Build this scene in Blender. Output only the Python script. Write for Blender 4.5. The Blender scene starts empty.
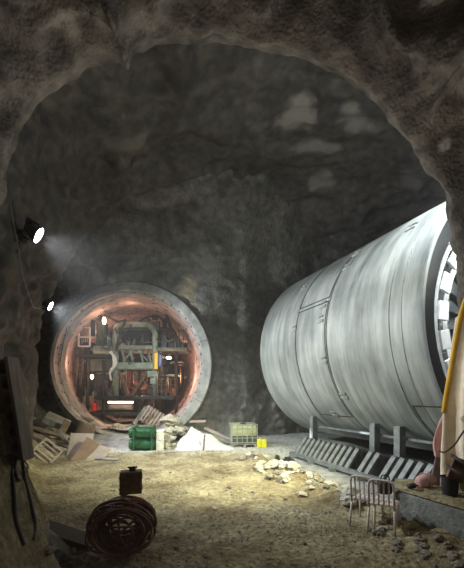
import bpy, bmesh, math, random
from mathutils import Vector, Matrix, noise, Euler
import numpy as np
random.seed(7)
S = bpy.context.scene
COL = S.collection
PI = math.pi
F, HOR, CAMZ = 350.0, 391.0, 2.44

def at(px, py, Y):
    return Vector(((px - 232) / F * Y, Y, CAMZ - (py - HOR) / F * Y))

# ------------------------------------------------------------------ materials
def newmat(name):
    m = bpy.data.materials.new(name); m.use_nodes = True
    nt = m.node_tree
    return m, nt, nt.nodes['Principled BSDF']

def mat(name, col, rough=.6, metal=0., var=.25, scale=6., bump=.0, bscale=30., col2=None, spec=.4, stretch=None, detail=5):
    m, nt, b = newmat(name)
    N, L = nt.nodes, nt.links
    b.inputs['Roughness'].default_value = rough
    b.inputs['Metallic'].default_value = metal
    b.inputs['Specular IOR Level'].default_value = spec
    tc = N.new('ShaderNodeTexCoord')
    src = tc.outputs['Object']
    if stretch:
        mp = N.new('ShaderNodeMapping'); mp.inputs['Scale'].default_value = stretch
        L.new(src, mp.inputs['Vector']); src = mp.outputs['Vector']
    n = N.new('ShaderNodeTexNoise'); n.inputs['Scale'].default_value = scale; n.inputs['Detail'].default_value = detail
    n.inputs['Roughness'].default_value = .6
    L.new(src, n.inputs['Vector'])
    r = N.new('ShaderNodeValToRGB')
    c = Vector(col)
    d = Vector(col2) if col2 else c * (1 - var * 1.6)
    r.color_ramp.elements[0].position = .32; r.color_ramp.elements[1].position = .68
    r.color_ramp.elements[0].color = (*d, 1); r.color_ramp.elements[1].color = (*(c * (1 + var * .6)), 1)
    L.new(n.outputs['Fac'], r.inputs['Fac']); L.new(r.outputs['Color'], b.inputs['Base Color'])
    if bump:
        n2 = N.new('ShaderNodeTexNoise'); n2.inputs['Scale'].default_value = bscale; n2.inputs['Detail'].default_value = 6
        L.new(src, n2.inputs['Vector'])
        bp = N.new('ShaderNodeBump'); bp.inputs['Strength'].default_value = bump; bp.inputs['Distance'].default_value = .05
        L.new(n2.outputs['Fac'], bp.inputs['Height']); L.new(bp.outputs['Normal'], b.inputs['Normal'])
    return m

def emit(name, col, strength):
    m, nt, b = newmat(name)
    b.inputs['Base Color'].default_value = (*col, 1)
    b.inputs['Emission Color'].default_value = (*col, 1)
    b.inputs['Emission Strength'].default_value = strength
    return m

def rockmat(name, c1, c2, rough, patches=(), strength=.6, s1=.45, s2=7.):
    """shotcrete: two tones by large noise, pits, fine grain and (optionally) pale mineral patches at given places"""
    m, nt, b = newmat(name)
    N, L = nt.nodes, nt.links
    tc = N.new('ShaderNodeTexCoord')
    b.inputs['Roughness'].default_value = rough; b.inputs['Specular IOR Level'].default_value = .35
    mp = N.new('ShaderNodeMapping'); mp.inputs['Scale'].default_value = (1, 1.3, 2.2)
    L.new(tc.outputs['Object'], mp.inputs['Vector'])
    n1 = N.new('ShaderNodeTexNoise'); n1.inputs['Scale'].default_value = s1; n1.inputs['Detail'].default_value = 8
    n1.inputs['Distortion'].default_value = 1.2; n1.inputs['Roughness'].default_value = .6
    L.new(mp.outputs['Vector'], n1.inputs['Vector'])
    r = N.new('ShaderNodeValToRGB')
    r.color_ramp.elements[0].position = .35; r.color_ramp.elements[1].position = .68
    r.color_ramp.elements[0].color = (*c1, 1); r.color_ramp.elements[1].color = (*c2, 1)
    L.new(n1.outputs['Fac'], r.inputs['Fac'])
    col = r.outputs['Color']
    n4 = N.new('ShaderNodeTexNoise'); n4.inputs['Scale'].default_value = 3.2; n4.inputs['Detail'].default_value = 8
    L.new(tc.outputs['Object'], n4.inputs['Vector'])
    mr = N.new('ShaderNodeMapRange'); mr.inputs['From Min'].default_value = .3; mr.inputs['From Max'].default_value = .7
    mr.inputs['To Min'].default_value = .55; mr.inputs['To Max'].default_value = 1.35
    L.new(n4.outputs['Fac'], mr.inputs['Value'])
    mu = N.new('ShaderNodeMix'); mu.data_type = 'RGBA'; mu.blend_type = 'MULTIPLY'; mu.inputs['Factor'].default_value = 1
    L.new(col, mu.inputs['A']); L.new(mr.outputs['Result'], mu.inputs['B'])
    col = mu.outputs['Result']
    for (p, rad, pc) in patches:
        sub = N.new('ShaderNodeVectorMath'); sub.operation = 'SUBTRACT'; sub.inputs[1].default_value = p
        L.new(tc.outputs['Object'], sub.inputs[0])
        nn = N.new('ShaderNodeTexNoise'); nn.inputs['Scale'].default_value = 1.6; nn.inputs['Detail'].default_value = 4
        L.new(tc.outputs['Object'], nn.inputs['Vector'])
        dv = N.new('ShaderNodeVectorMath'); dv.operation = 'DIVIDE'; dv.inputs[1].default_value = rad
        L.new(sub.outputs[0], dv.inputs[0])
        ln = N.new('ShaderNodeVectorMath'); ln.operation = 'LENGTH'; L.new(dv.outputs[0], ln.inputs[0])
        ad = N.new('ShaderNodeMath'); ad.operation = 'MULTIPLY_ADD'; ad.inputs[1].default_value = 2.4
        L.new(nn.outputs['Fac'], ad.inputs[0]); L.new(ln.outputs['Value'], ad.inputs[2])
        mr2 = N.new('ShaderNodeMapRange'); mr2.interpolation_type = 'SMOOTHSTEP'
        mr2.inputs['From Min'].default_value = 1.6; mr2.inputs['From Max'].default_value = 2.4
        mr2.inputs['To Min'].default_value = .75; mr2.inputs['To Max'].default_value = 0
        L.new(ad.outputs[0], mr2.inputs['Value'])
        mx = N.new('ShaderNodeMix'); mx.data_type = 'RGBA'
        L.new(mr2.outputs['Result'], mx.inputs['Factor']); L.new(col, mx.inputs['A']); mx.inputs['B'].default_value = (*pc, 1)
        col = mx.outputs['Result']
    L.new(col, b.inputs['Base Color'])
    n2 = N.new('ShaderNodeTexNoise'); n2.inputs['Scale'].default_value = s2; n2.inputs['Detail'].default_value = 10; n2.inputs['Roughness'].default_value = .65
    L.new(tc.outputs['Object'], n2.inputs['Vector'])
    v = N.new('ShaderNodeTexVoronoi'); v.inputs['Scale'].default_value = s2 * 1.4
    L.new(tc.outputs['Object'], v.inputs['Vector'])
    ma = N.new('ShaderNodeMath'); ma.operation = 'MULTIPLY_ADD'; ma.inputs[1].default_value = .35
    L.new(v.outputs['Distance'], ma.inputs[0]); L.new(n2.outputs['Fac'], ma.inputs[2])
    bp = N.new('ShaderNodeBump'); bp.inputs['Strength'].default_value = strength; bp.inputs['Distance'].default_value = .16
    L.new(ma.outputs[0], bp.inputs['Height']); L.new(bp.outputs['Normal'], b.inputs['Normal'])
    return m

# ------------------------------------------------------------------ mesh helpers
class MB:
    def __init__(s): s.bm = bmesh.new()
    def box(s, c, size, rot=None, bevel=0.):
        g = bmesh.ops.create_cube(s.bm, size=1)
        vs = g['verts']
        M = Matrix.Translation(Vector(c)) @ ((rot if isinstance(rot, Matrix) else Euler(rot).to_matrix()).to_4x4() if rot is not None else Matrix.Identity(4)) @ Matrix.Diagonal((*size, 1))
        bmesh.ops.transform(s.bm, matrix=M, verts=vs)
        if bevel:
            es = list({e for v in vs for e in v.link_edges})
            bmesh.ops.bevel(s.bm, geom=es, offset=bevel, segments=2, affect='EDGES', profile=.5)
        return s
    def tube(s, pts, r, seg=8, closed=False, cap=True):
        pts = [Vector(p) for p in pts]; n = len(pts)
        rs = r if isinstance(r, (list, tuple)) else [r] * n
        rings = []; up = None
        for i, p in enumerate(pts):
            if closed: d = pts[(i + 1) % n] - pts[i - 1]
            else: d = pts[min(i + 1, n - 1)] - pts[max(i - 1, 0)]
            d.normalize()
            if up is None: up = d.orthogonal().normalized()
            up = (up - d * up.dot(d))
            up = up.normalized() if up.length > 1e-5 else d.orthogonal().normalized()
            v = d.cross(up)
            rings.append([s.bm.verts.new(p + rs[i] * (math.cos(a) * up + math.sin(a) * v)) for a in [2 * PI * k / seg for k in range(seg)]])
        for i in range(n if closed else n - 1):
            a, b = rings[i], rings[(i + 1) % n]
            for k in range(seg):
                s.bm.faces.new((a[k], a[(k + 1) % seg], b[(k + 1) % seg], b[k]))
        if cap and not closed:
            s.bm.faces.new(rings[0][::-1]); s.bm.faces.new(rings[-1])
        return s
    def cyl(s, a, b, r, r2=None, seg=16):
        return s.tube([a, b], [r, r if r2 is None else r2], seg)
    def bar(s, a, b, w, h=None, up=(0, 0, 1)):
        """square bar from a to b"""
        a, b = Vector(a), Vector(b); d = b - a; L = d.length; d.normalize()
        u = Vector(up); x = d.cross(u)
        if x.length < 1e-4: x = d.orthogonal()
        x.normalize(); u = x.cross(d)
        M = Matrix((x, d, u)).transposed()
        return s.box((a + b) / 2, (w, L, h or w), M)
    def lathe(s, prof, seg=32, M=None, closed=False):
        """prof: (r, z) list spun about Z"""
        M = M or Matrix.Identity(4); rings = []
        for (r, z) in prof:
            rings.append([s.bm.verts.new(M @ Vector((r * math.cos(2 * PI * k / seg), r * math.sin(2 * PI * k / seg), z))) for k in range(seg)])
        n = len(prof)
        for i in range(n if closed else n - 1):
            a, b = rings[i], rings[(i + 1) % n]
            for k in range(seg):
                try: s.bm.faces.new((a[k], a[(k + 1) % seg], b[(k + 1) % seg], b[k]))
                except ValueError: pass
        if not closed:
            for e, fl in ((0, True), (-1, False)):
                if prof[e][0] > 1e-3:
                    f = rings[e][::-1] if fl else rings[e]
                    s.bm.faces.new(f)
        return s
    def prism(s, poly, a, b):
        """poly of 2D points in (u,v), extruded: a,b are functions (u,v)->Vector for the two caps"""
        A = [s.bm.verts.new(a(u, v)) for u, v in poly]; B = [s.bm.verts.new(b(u, v)) for u, v in poly]
        n = len(poly)
        s.bm.faces.new(A[::-1]); s.bm.faces.new(B)
        for i in range(n): s.bm.faces.new((A[i], A[(i + 1) % n], B[(i + 1) % n], B[i]))
        return s
    def grid(s, fn, nu, nv, flip=False):
        vs = [[s.bm.verts.new(fn(i / nu, j / nv)) for j in range(nv + 1)] for i in range(nu + 1)]
        for i in range(nu):
            for j in range(nv):
                q = (vs[i][j], vs[i + 1][j], vs[i + 1][j + 1], vs[i][j + 1])
                s.bm.faces.new(q[::-1] if flip else q)
        return s
    def build(s, name, m, parent=None, smooth=False, norm=True):
        if norm: bmesh.ops.recalc_face_normals(s.bm, faces=s.bm.faces)
        me = bpy.data.meshes.new(name); s.bm.to_mesh(me); s.bm.free()
        if isinstance(m, (list, tuple)):
            for k in m: me.materials.append(k)
        else: me.materials.append(m)
        if smooth:
            me.polygons.foreach_set('use_smooth', [True] * len(me.polygons))
        o = bpy.data.objects.new(name, me); COL.objects.link(o)
        if parent is not None: o.parent = parent
        return o

def tag(o, label, cat, group=None, kind=None):
    o['label'] = label; o['category'] = cat
    if group: o['group'] = group
    if kind: o['kind'] = kind
    return o
def thing(name, label, cat, loc, rz=0, group=None):
    o = bpy.data.objects.new(name, None); COL.objects.link(o)
    o.location = loc; o.rotation_euler = (0, 0, rz)
    return tag(o, label, cat, group)
def struct(o): o['kind'] = 'structure'; return o
def dup(o, loc=None, rz=None, label=None, group=None, parent=None):
    kids = list(o.children)
    c = o.copy(); COL.objects.link(c)
    if parent is not None: c.parent = parent
    for ch in kids: dup(ch, parent=c)
    if loc is not None: c.location = loc
    if rz is not None: c.rotation_euler = (0, 0, rz) if not isinstance(rz, (tuple, list, Euler)) else rz
    if label: c['label'] = label
    if group: c['group'] = group
    return c
def smooth_by_angle(o, deg=35):
    me = o.data
    me.polygons.foreach_set('use_smooth', [True] * len(me.polygons))
    bm = bmesh.new(); bm.from_mesh(me)
    for e in bm.edges:
        if len(e.link_faces) == 2 and e.calc_face_angle(0) > math.radians(deg): e.smooth = False
    bm.to_mesh(me); bm.free()
    return o
def lerp(tab, x):
    if x <= tab[0][0]: return tab[0][1]
    for (a, va), (b, vb) in zip(tab, tab[1:]):
        if x <= b:
            t = (x - a) / (b - a); t = t * t * (3 - 2 * t)
            return va + (vb - va) * t
    return tab[-1][1]
def sstep(a, b, x):
    t = max(0, min(1, (x - a) / (b - a))); return t * t * (3 - 2 * t)
fb = lambda p, o=4: noise.fractal(p, 1.0, 2.0, o)          # about -1..1
def ridged(p, o=4): return 1 - abs(noise.fractal(p, .9, 2.1, o)) * 2

M = {}
# cavern vault
XL = [(5.5, -5.6), (7, -5.9), (9, -6.4), (11, -6.9), (13, -7.6), (15, -8.9), (17, -10.6), (20, -11.4), (23, -11.8)]
XR = [(5.5, 7.5), (9, 13.2), (23, 14)]
HH = [(5.5, 11.2), (9, 12.2), (14, 11.8), (20, 10.5), (23, 9.5)]
def vault(t, y):
    xl, xr, H = lerp(XL, y), lerp(XR, y), lerp(HH, y)
    c, hw = (xl + xr) / 2, (xr - xl) / 2
    ct, st = math.cos(t), math.sin(t)
    e = .72
    x = c - hw * math.copysign(abs(ct) ** e, ct); z = -.4 + (H + .4) * abs(st) ** e
    n = Vector((-ct * .8, 0, st)).normalized()
    q = Vector((x * .8, y * .9, z * 1.1))
    h = .55 * fb(q * .22 + Vector((2, 5, 0)), 3) + .30 * (-.5 + ridged(Vector((q.x * .35 + .5 * fb(q * .3, 2), q.y * .55, q.z * .8)), 3)) + .13 * fb(q * 1.1, 4) + .05 * fb(q * 3, 4)
    st_ = math.sin((q.z * 1.0 + q.y * .55 + 1.5 * fb(Vector((q.x * .22, q.y * .18, q.z * .3)), 3)) * 2.3)
    h += .22 * (st_ if st_ > 0 else st_ * .4) * sstep(4, 7, z)
    h *= min(1, .35 + .2 * z)
    p = Vector((x, y, z)) - n * h * .8
    return p
def on_vault(px, py):
    best = None
    for i in range(120):
        for j in range(90):
            q = vault(.4 + 2.3 * i / 120, 6.2 + 13 * j / 90); d = math.hypot(232 + F * q.x / q.y - px, HOR - F * (q.z - CAMZ) / q.y - py)
            if best is None or d < best[0]: best = (d, q)
    return best[1]
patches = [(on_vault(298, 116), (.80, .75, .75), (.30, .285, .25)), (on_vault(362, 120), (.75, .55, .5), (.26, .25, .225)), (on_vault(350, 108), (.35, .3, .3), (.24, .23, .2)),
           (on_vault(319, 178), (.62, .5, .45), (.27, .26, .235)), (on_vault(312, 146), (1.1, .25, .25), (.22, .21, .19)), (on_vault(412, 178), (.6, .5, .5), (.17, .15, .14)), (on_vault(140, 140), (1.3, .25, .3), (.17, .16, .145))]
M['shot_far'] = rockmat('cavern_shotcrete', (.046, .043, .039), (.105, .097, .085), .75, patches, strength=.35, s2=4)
M['shot_back'] = rockmat('back_wall_shotcrete', (.085, .085, .076), (.19, .185, .165), .7,
        [(at(186, 293, 17.3), (.6, .8, .75), (.42, .36, .25)), (at(92, 281, 17.3), (1.3, .8, .45), (.33, .31, .29))])
M['shot_near'] = rockmat('tunnel_mouth_shotcrete', (.055, .049, .042), (.205, .185, .16), .8,
        [(at(427, 130, 5.9), (.12, .4, .12), (.45, .45, .42)), (at(440, 152, 5.9), (.1, .4, .16), (.45, .45, .42))], strength=.5, s1=.5, s2=12)
M['concrete'] = mat('grey_concrete', (.36, .36, .34), .8, var=.3, scale=3, bump=.3, bscale=25)
M['concrete_dark'] = mat('damp_concrete', (.21, .22, .21), .75, var=.35, scale=2.5, bump=.4, bscale=18, col2=(.10, .105, .09))
M['lining'] = mat('tunnel_lining_concrete', (.50, .42, .39), .75, var=.3, scale=1.6, bump=.2, bscale=10)
M['ring'] = mat('portal_ring_concrete', (.33, .33, .31), .7, var=.28, scale=2.2, bump=.35, bscale=14)
M['steel_dark'] = mat('dark_steel', (.055, .055, .05), .5, .5, var=.4, scale=4)
M['steel_black'] = mat('black_steel', (.018, .018, .018), .6, .2, var=.3)
M['steel_grey'] = mat('grey_painted_steel', (.23, .25, .245), .5, .2, var=.3, scale=4, bump=.1)
M['cradle'] = mat('cradle_steel', (.26, .275, .265), .55, .1, var=.3, scale=5, bump=.12)
M['paint_pale'] = mat('pale_machine_paint', (.27, .32, .26), .5, .05, var=.3, scale=3)
M['paint_green'] = mat('olive_machine_paint', (.09, .11, .08), .5, .1, var=.35, scale=3)
M['jack_grey'] = mat('pale_grey_paint', (.50, .52, .52), .5, var=.2, scale=4)
M['white'] = mat('white_paint', (.80, .80, .78), .5, var=.1, scale=5)
M['rust'] = mat('rusty_steel', (.20, .10, .06), .75, .1, var=.5, scale=6)
M['rubber'] = mat('black_rubber', (.02, .02, .02), .6, var=.2)
M['red'] = mat('red_paint', (.75, .03, .02), .4, var=.1)
M['blue'] = mat('blue_paint', (.05, .10, .32), .4, var=.1)
M['yellow'] = mat('yellow_plastic', (.60, .56, .02), .45, var=.08)
M['deep_yellow'] = mat('deep_yellow_plastic', (.80, .47, .04), .5, var=.15)
M['green'] = mat('green_drum_paint', (.02, .105, .042), .4, var=.2, scale=3)
M['green_dark'] = mat('dark_green_paint', (.015, .10, .04), .5, var=.2)
M['wood'] = mat('weathered_wood', (.33, .25, .19), .8, var=.4, scale=2.5, stretch=(1, 8, 8), bump=.2)
M['wood_pale'] = mat('pale_boards', (.36, .29, .25), .75, var=.2, scale=2, bump=.15)
M['wood_grey'] = mat('grey_timber', (.25, .24, .22), .8, var=.4, scale=3, bump=.25)
M['wood_brown'] = mat('brown_boards', (.24, .16, .12), .75, var=.25, scale=2, bump=.15)
M['rock'] = mat('broken_rock', (.30, .27, .21), .85, var=.35, scale=5, bump=.5, bscale=14)
M['rock_pale'] = mat('pale_rock', (.52, .49, .40), .85, var=.25, scale=5, bump=.4, bscale=14)
M['lime'] = mat('white_spoil', (.60, .62, .58), .8, var=.15, scale=4, bump=.6, bscale=12)
M['chair'] = mat('chair_paint', (.74, .63, .59), .45, .0, var=.2, scale=5)
M['board'] = mat('distribution_board_wood', (.19, .155, .125), .65, var=.3, scale=3, stretch=(6, 6, 1))
M['hose_brown'] = mat('brown_hose', (.20, .08, .05), .5, var=.4, scale=8)
M['can'] = mat('brown_canister', (.34, .22, .13), .6, var=.4, scale=5)
M['tarp'] = mat('cream_tarpaulin', (.84, .72, .54), .6, var=.12, scale=3, bump=.2, bscale=6)
M['pink'] = mat('pink_cloth', (.62, .36, .34), .7, var=.2, scale=4, bump=.3, bscale=9)
M['mauve'] = mat('mauve_sheet', (.30, .22, .23), .7, var=.25, scale=4, bump=.3, bscale=9)
M['tank'] = mat('milky_tank_plastic', (.34, .36, .20), .4, var=.15, scale=3)
M['lamp_white'] = emit('floodlight_lens', (.92, .96, 1.0), 60)
M['lamp_warm'] = emit('warm_bulb', (1.0, .66, .40), 9)
M['lamp_tube'] = emit('warm_tube', (1.0, .72, .55), 5)

# ---- shield steel with streaks running round the drum and pale dust
def shieldmat():
    m, nt, b = newmat('shield_painted_steel')
    N, L = nt.nodes, nt.links
    tc = N.new('ShaderNodeTexCoord')
    mp = N.new('ShaderNodeMapping'); mp.inputs['Scale'].default_value = (.35, .35, 3.2)
    L.new(tc.outputs['Object'], mp.inputs['Vector'])
    n = N.new('ShaderNodeTexNoise'); n.inputs['Scale'].default_value = 1.3; n.inputs['Detail'].default_value = 9; n.inputs['Roughness'].default_value = .65
    L.new(mp.outputs['Vector'], n.inputs['Vector'])
    n2 = N.new('ShaderNodeTexNoise'); n2.inputs['Scale'].default_value = .5; n2.inputs['Detail'].default_value = 7
    L.new(tc.outputs['Object'], n2.inputs['Vector'])
    ad = N.new('ShaderNodeMix'); ad.data_type = 'FLOAT'; ad.inputs['Factor'].default_value = .5
    L.new(n.outputs['Fac'], ad.inputs['A']); L.new(n2.outputs['Fac'], ad.inputs['B'])
    r = N.new('ShaderNodeValToRGB')
    e = r.color_ramp.elements
    e[0].position = .36; e[0].color = (.12, .135, .13, 1)
    e[1].position = .64; e[1].color = (.47, .49, .46, 1)
    k = e.new(.5); k.color = (.28, .30, .285, 1)
    L.new(ad.outputs['Result'], r.inputs['Fac']); L.new(r.outputs['Color'], b.inputs['Base Color'])
    b.inputs['Metallic'].default_value = .08
    mr = N.new('ShaderNodeMapRange'); mr.inputs['To Min'].default_value = .42; mr.inputs['To Max'].default_value = .65
    L.new(n.outputs['Fac'], mr.inputs['Value']); L.new(mr.outputs['Result'], b.inputs['Roughness'])
    bp = N.new('ShaderNodeBump'); bp.inputs['Strength'].default_value = .12; bp.inputs['Distance'].default_value = .03
    L.new(n.outputs['Fac'], bp.inputs['Height']); L.new(bp.outputs['Normal'], b.inputs['Normal'])
    return m
M['shield'] = shieldmat()

# ---- ground: yellow-brown trampled fines, paler grey towards the back
def groundmat():
    m, nt, b = newmat('trampled_ground')
    N, L = nt.nodes, nt.links
    tc = N.new('ShaderNodeTexCoord'); P = tc.outputs['Object']
    n = N.new('ShaderNodeTexNoise'); n.inputs['Scale'].default_value = .8; n.inputs['Detail'].default_value = 9; n.inputs['Roughness'].default_value = .65
    L.new(P, n.inputs['Vector'])
    r = N.new('ShaderNodeValToRGB'); e = r.color_ramp.elements
    e[0].position = .33; e[0].color = (.125, .09, .045, 1)
    e[1].position = .68; e[1].color = (.40, .35, .215, 1)
    L.new(n.outputs['Fac'], r.inputs['Fac'])
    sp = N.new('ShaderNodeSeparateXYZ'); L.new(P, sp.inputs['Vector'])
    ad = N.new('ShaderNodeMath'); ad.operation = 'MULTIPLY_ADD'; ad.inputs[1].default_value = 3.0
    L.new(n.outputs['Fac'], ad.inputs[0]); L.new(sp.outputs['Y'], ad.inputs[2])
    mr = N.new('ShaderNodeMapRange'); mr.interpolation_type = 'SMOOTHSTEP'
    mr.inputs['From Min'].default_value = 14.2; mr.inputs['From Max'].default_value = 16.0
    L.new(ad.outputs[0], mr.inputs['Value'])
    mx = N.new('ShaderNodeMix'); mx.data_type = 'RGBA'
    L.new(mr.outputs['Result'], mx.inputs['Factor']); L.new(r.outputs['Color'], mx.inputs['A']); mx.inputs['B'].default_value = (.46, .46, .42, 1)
    n3 = N.new('ShaderNodeTexNoise'); n3.inputs['Scale'].default_value = 9; n3.inputs['Detail'].default_value = 6
    L.new(P, n3.inputs['Vector'])
    m3 = N.new('ShaderNodeMapRange'); m3.inputs['From Min'].default_value = .3; m3.inputs['From Max'].default_value = .7
    m3.inputs['To Min'].default_value = .6; m3.inputs['To Max'].default_value = 1.35
    L.new(n3.outputs['Fac'], m3.inputs['Value'])
    mu = N.new('ShaderNodeMix'); mu.data_type = 'RGBA'; mu.blend_type = 'MULTIPLY'; mu.inputs['Factor'].default_value = 1
    L.new(mx.outputs['Result'], mu.inputs['A']); L.new(m3.outputs['Result'], mu.inputs['B'])
    L.new(mu.outputs['Result'], b.inputs['Base Color'])
    b.inputs['Roughness'].default_value = .9; b.inputs['Specular IOR Level'].default_value = .2
    n4 = N.new('ShaderNodeTexNoise'); n4.inputs['Scale'].default_value = 14; n4.inputs['Detail'].default_value = 8
    L.new(P, n4.inputs['Vector'])
    bp = N.new('ShaderNodeBump'); bp.inputs['Strength'].default_value = .9; bp.inputs['Distance'].default_value = .07
    L.new(n4.outputs['Fac'], bp.inputs['Height']); L.new(bp.outputs['Normal'], b.inputs['Normal'])
    return m
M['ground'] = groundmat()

# ------------------------------------------------------------------ places
TC = Vector((-4.98, 17.1, 3.76))                 # centre of the tunnel portal
TAX = Vector((-.2, 1, 0)).normalized()           # the driven tunnel's axis
SA, SB = Vector((5.02, 18.0, 4.31)), Vector((8.26, 9.88, 4.38))   # shield drum: far and near centres
SR = 4.0
SAX = (SB - SA).normalized(); SL = (SB - SA).length
SU = Vector((-SAX.y, SAX.x, 0)).normalized()     # sideways; flip so it points to the cavern
if SU.x > 0: SU = -SU
SV = SU.cross(SAX)
if SV.z < 0: SV = -SV
def sh(s, ang, r): return SA + SAX * s + r * (math.cos(ang) * SU + math.sin(ang) * SV)   # ang 0 = side facing the cavern, pi/2 = top
def cradle_line(s, off, z):                      # s along the axis, off sideways to the cavern side
    p = SA + SAX * s + SU * off; return Vector((p.x, p.y, z))

def side_dist(x, y):                             # sideways offset from the shield axis (positive towards the cavern)
    return (Vector((x, y, 0)) - Vector((SA.x, SA.y, 0))).dot(SU), (Vector((x, y, 0)) - Vector((SA.x, SA.y, 0))).dot(SAX)

def floor_z(x, y):
    p = Vector((x, y, 0))
    z = .05 * fb(p * .6, 4) + .03 * fb(p * 2.3 + Vector((5, 1, 0)), 4) + .012 * fb(p * 8, 3)
    # bank of spoil against the near wall
    d = -x - lerp([(2.5, 1.55), (4.2, 1.9), (5.2, 2.45), (6.0, 3.0), (7.5, 3.9), (9, 4.7), (12, 6.2), (16, 8)], y)
    b = 2.1 * sstep(0, 1.15, d) * (1 - .75 * sstep(5.3, 7.0, y))
    z += b + (.14 * fb(p * 1.9, 4) * sstep(0, .4, d))
    # low spoil ridge beside the slab
    off, s = side_dist(x, y)
    if 0 < s < 13:
        z += .16 * math.exp(-((off - 6.1) / .5) ** 2) * (1 + .6 * fb(p * 1.7, 4)) * sstep(2.0, 4.5, s)
        z -= .24 * sstep(6.0, 5.0, off) * sstep(2.2, 3.6, s) + .3 * sstep(4.8, 4.4, off) * sstep(1.5, 3, s)
    # spoil at the foot of the concrete block
    z += .05 * math.exp(-((x - (3.25 - .48 * (y - 5.8))) / .5) ** 2) * sstep(7.0, 6.2, y) * (1 + fb(p * 2.5, 4))
    # rubble against the ring and the heap at its far side
    z += .35 * math.exp(-((x + 8.2) / 1.4) ** 2 - ((y - 15.9) / 1.2) ** 2) * (1 + .8 * fb(p * 1.5, 4))
    # track in front of the sill
    z += .10 * math.exp(-((y - 13.6 - .1 * x) / .5) ** 2) * sstep(2.2, 0, x)
    return z

# ------------------------------------------------------------------ setting
# floor
xs0, xs1, ys0, ys1 = -10.5, 14.0, 1.5, 20.5
mb = MB()
def ffn(u, v):
    y = ys0 + (ys1 - ys0) * (v ** 1.35); x = xs0 + (xs1 - xs0) * u
    return Vector((x, y, floor_z(x, y)))
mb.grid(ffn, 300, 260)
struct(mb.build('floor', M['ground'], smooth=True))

# concrete slab the shield stands on
mb = MB()
for i in range(4):
    s0, s1 = -1 + i * 2.9, -1 + (i + 1) * 2.9 - .03
    a, b_, c, d = [cradle_line(s, o, 0) for s, o in ((s0, 4.75), (s1, 4.75), (s1, -5), (s0, -5))]
    mb.prism([(0, 0), (1, 0), (1, 1), (0, 1)], lambda u, v, A=a, B=b_, C_=c, D=d: (A.lerp(B, u)).lerp(D.lerp(C_, u), v) + Vector((0, 0, -.55)),
             lambda u, v, A=a, B=b_, C_=c, D=d: (A.lerp(B, u)).lerp(D.lerp(C_, u), v) + Vector((0, 0, -.25)))
struct(mb.build('floor_slab', M['concrete']))

# near tunnel mouth: rim traced at about 6 m, opening out towards the viewer
RIM = [(-4, 470), (-3, 400), (-2, 330), (1, 260), (5, 212), (12, 168), (23, 130), (40, 106), (57, 90), (72, 78), (92, 66), (110, 60), (122, 58), (129, 65), (136, 52),
       (155, 44), (185, 41), (215, 40), (240, 42), (262, 50), (294, 55), (322, 66), (346, 79), (366, 94), (383, 109), (399, 131), (412, 149),
       (428, 168), (441, 186), (447, 205), (450, 240), (455, 275), (461, 318), (466, 360), (470, 420), (474, 480)]
RIMY = 6.0
rim = [at(232 + (px - 232) * (1.05 if px < 200 else 1.025), HOR + (py - HOR) * 1.022, RIMY) for px, py in RIM]
rim = [Vector((rim[0].x - .1, RIMY, -.5))] + rim + [Vector((rim[-1].x + .1, RIMY, -.5))]
cum = [0]
for a, b_ in zip(rim, rim[1:]): cum.append(cum[-1] + (b_ - a).length)
def rim_at(u):
    t = u * cum[-1]
    for i in range(len(rim) - 1):
        if t <= cum[i + 1] or i == len(rim) - 2:
            f = (t - cum[i]) / (cum[i + 1] - cum[i]); return rim[i].lerp(rim[i + 1], f)
AXC = Vector((0, 0, 2.6))
def mouth(u, v):
    r = rim_at(u); d = Vector((r.x, 0, r.z - AXC.z)); R = d.length; d.normalize()
    # v 0..0.62: lining from y=-3 up to the rim; 0.62..0.72 rounded lip; to 1: the cavern face behind
    if v <= .7:
        t = v / .7; y = -2.5 + (RIMY + 2.5) * (t ** .55)
        k = (RIMY - y)
        R2 = R * (1 + .075 * k + .006 * k * k)
        
        w = sstep(0, .7, k)
    else:
        t = (v - .7) / .3
        R2 = R + .04 + 10 * t * t; y = RIMY + .35 * sstep(0, .12, t) + .9 * t * sstep(.1, .4, t); w = sstep(.08, .5, t)
    p = Vector((AXC.x + d.x * R2, y, AXC.z + d.z * R2))
    q = Vector((p.x, p.y * .7, p.z))
    h = .26 * fb(q * .55 + Vector((3, 0, 1)), 3) + .50 * (ridged(Vector((q.x * .6 + q.z * .25, q.y * 1.1, q.z * .7)) + Vector((1.3, 7, 2)) + .35 * noise.noise_vector(q * .8), 3) - .55) + .14 * fb(q * 1.9, 4) + .055 * fb(q * 6.5, 3)
    lip = .09 * fb(p * 2.4, 4)
    h = h * w + lip * (1 - w)
    if v <= .7: h += .07 * math.exp(-((RIMY - y - .08) / .14) ** 2) * (1 + .6 * fb(p * 1.3, 3))
    p -= d * h * (.9 if p.z > .5 else .3)
    return p
mb = MB(); mb.grid(mouth, 420, 150)
struct(mb.build('wall_front', M['shot_near'], smooth=True))

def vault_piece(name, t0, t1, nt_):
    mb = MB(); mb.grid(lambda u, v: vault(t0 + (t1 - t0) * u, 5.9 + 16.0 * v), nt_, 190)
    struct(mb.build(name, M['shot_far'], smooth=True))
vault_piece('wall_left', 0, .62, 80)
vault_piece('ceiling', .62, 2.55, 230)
vault_piece('wall_right', 2.55, PI, 50)

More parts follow.
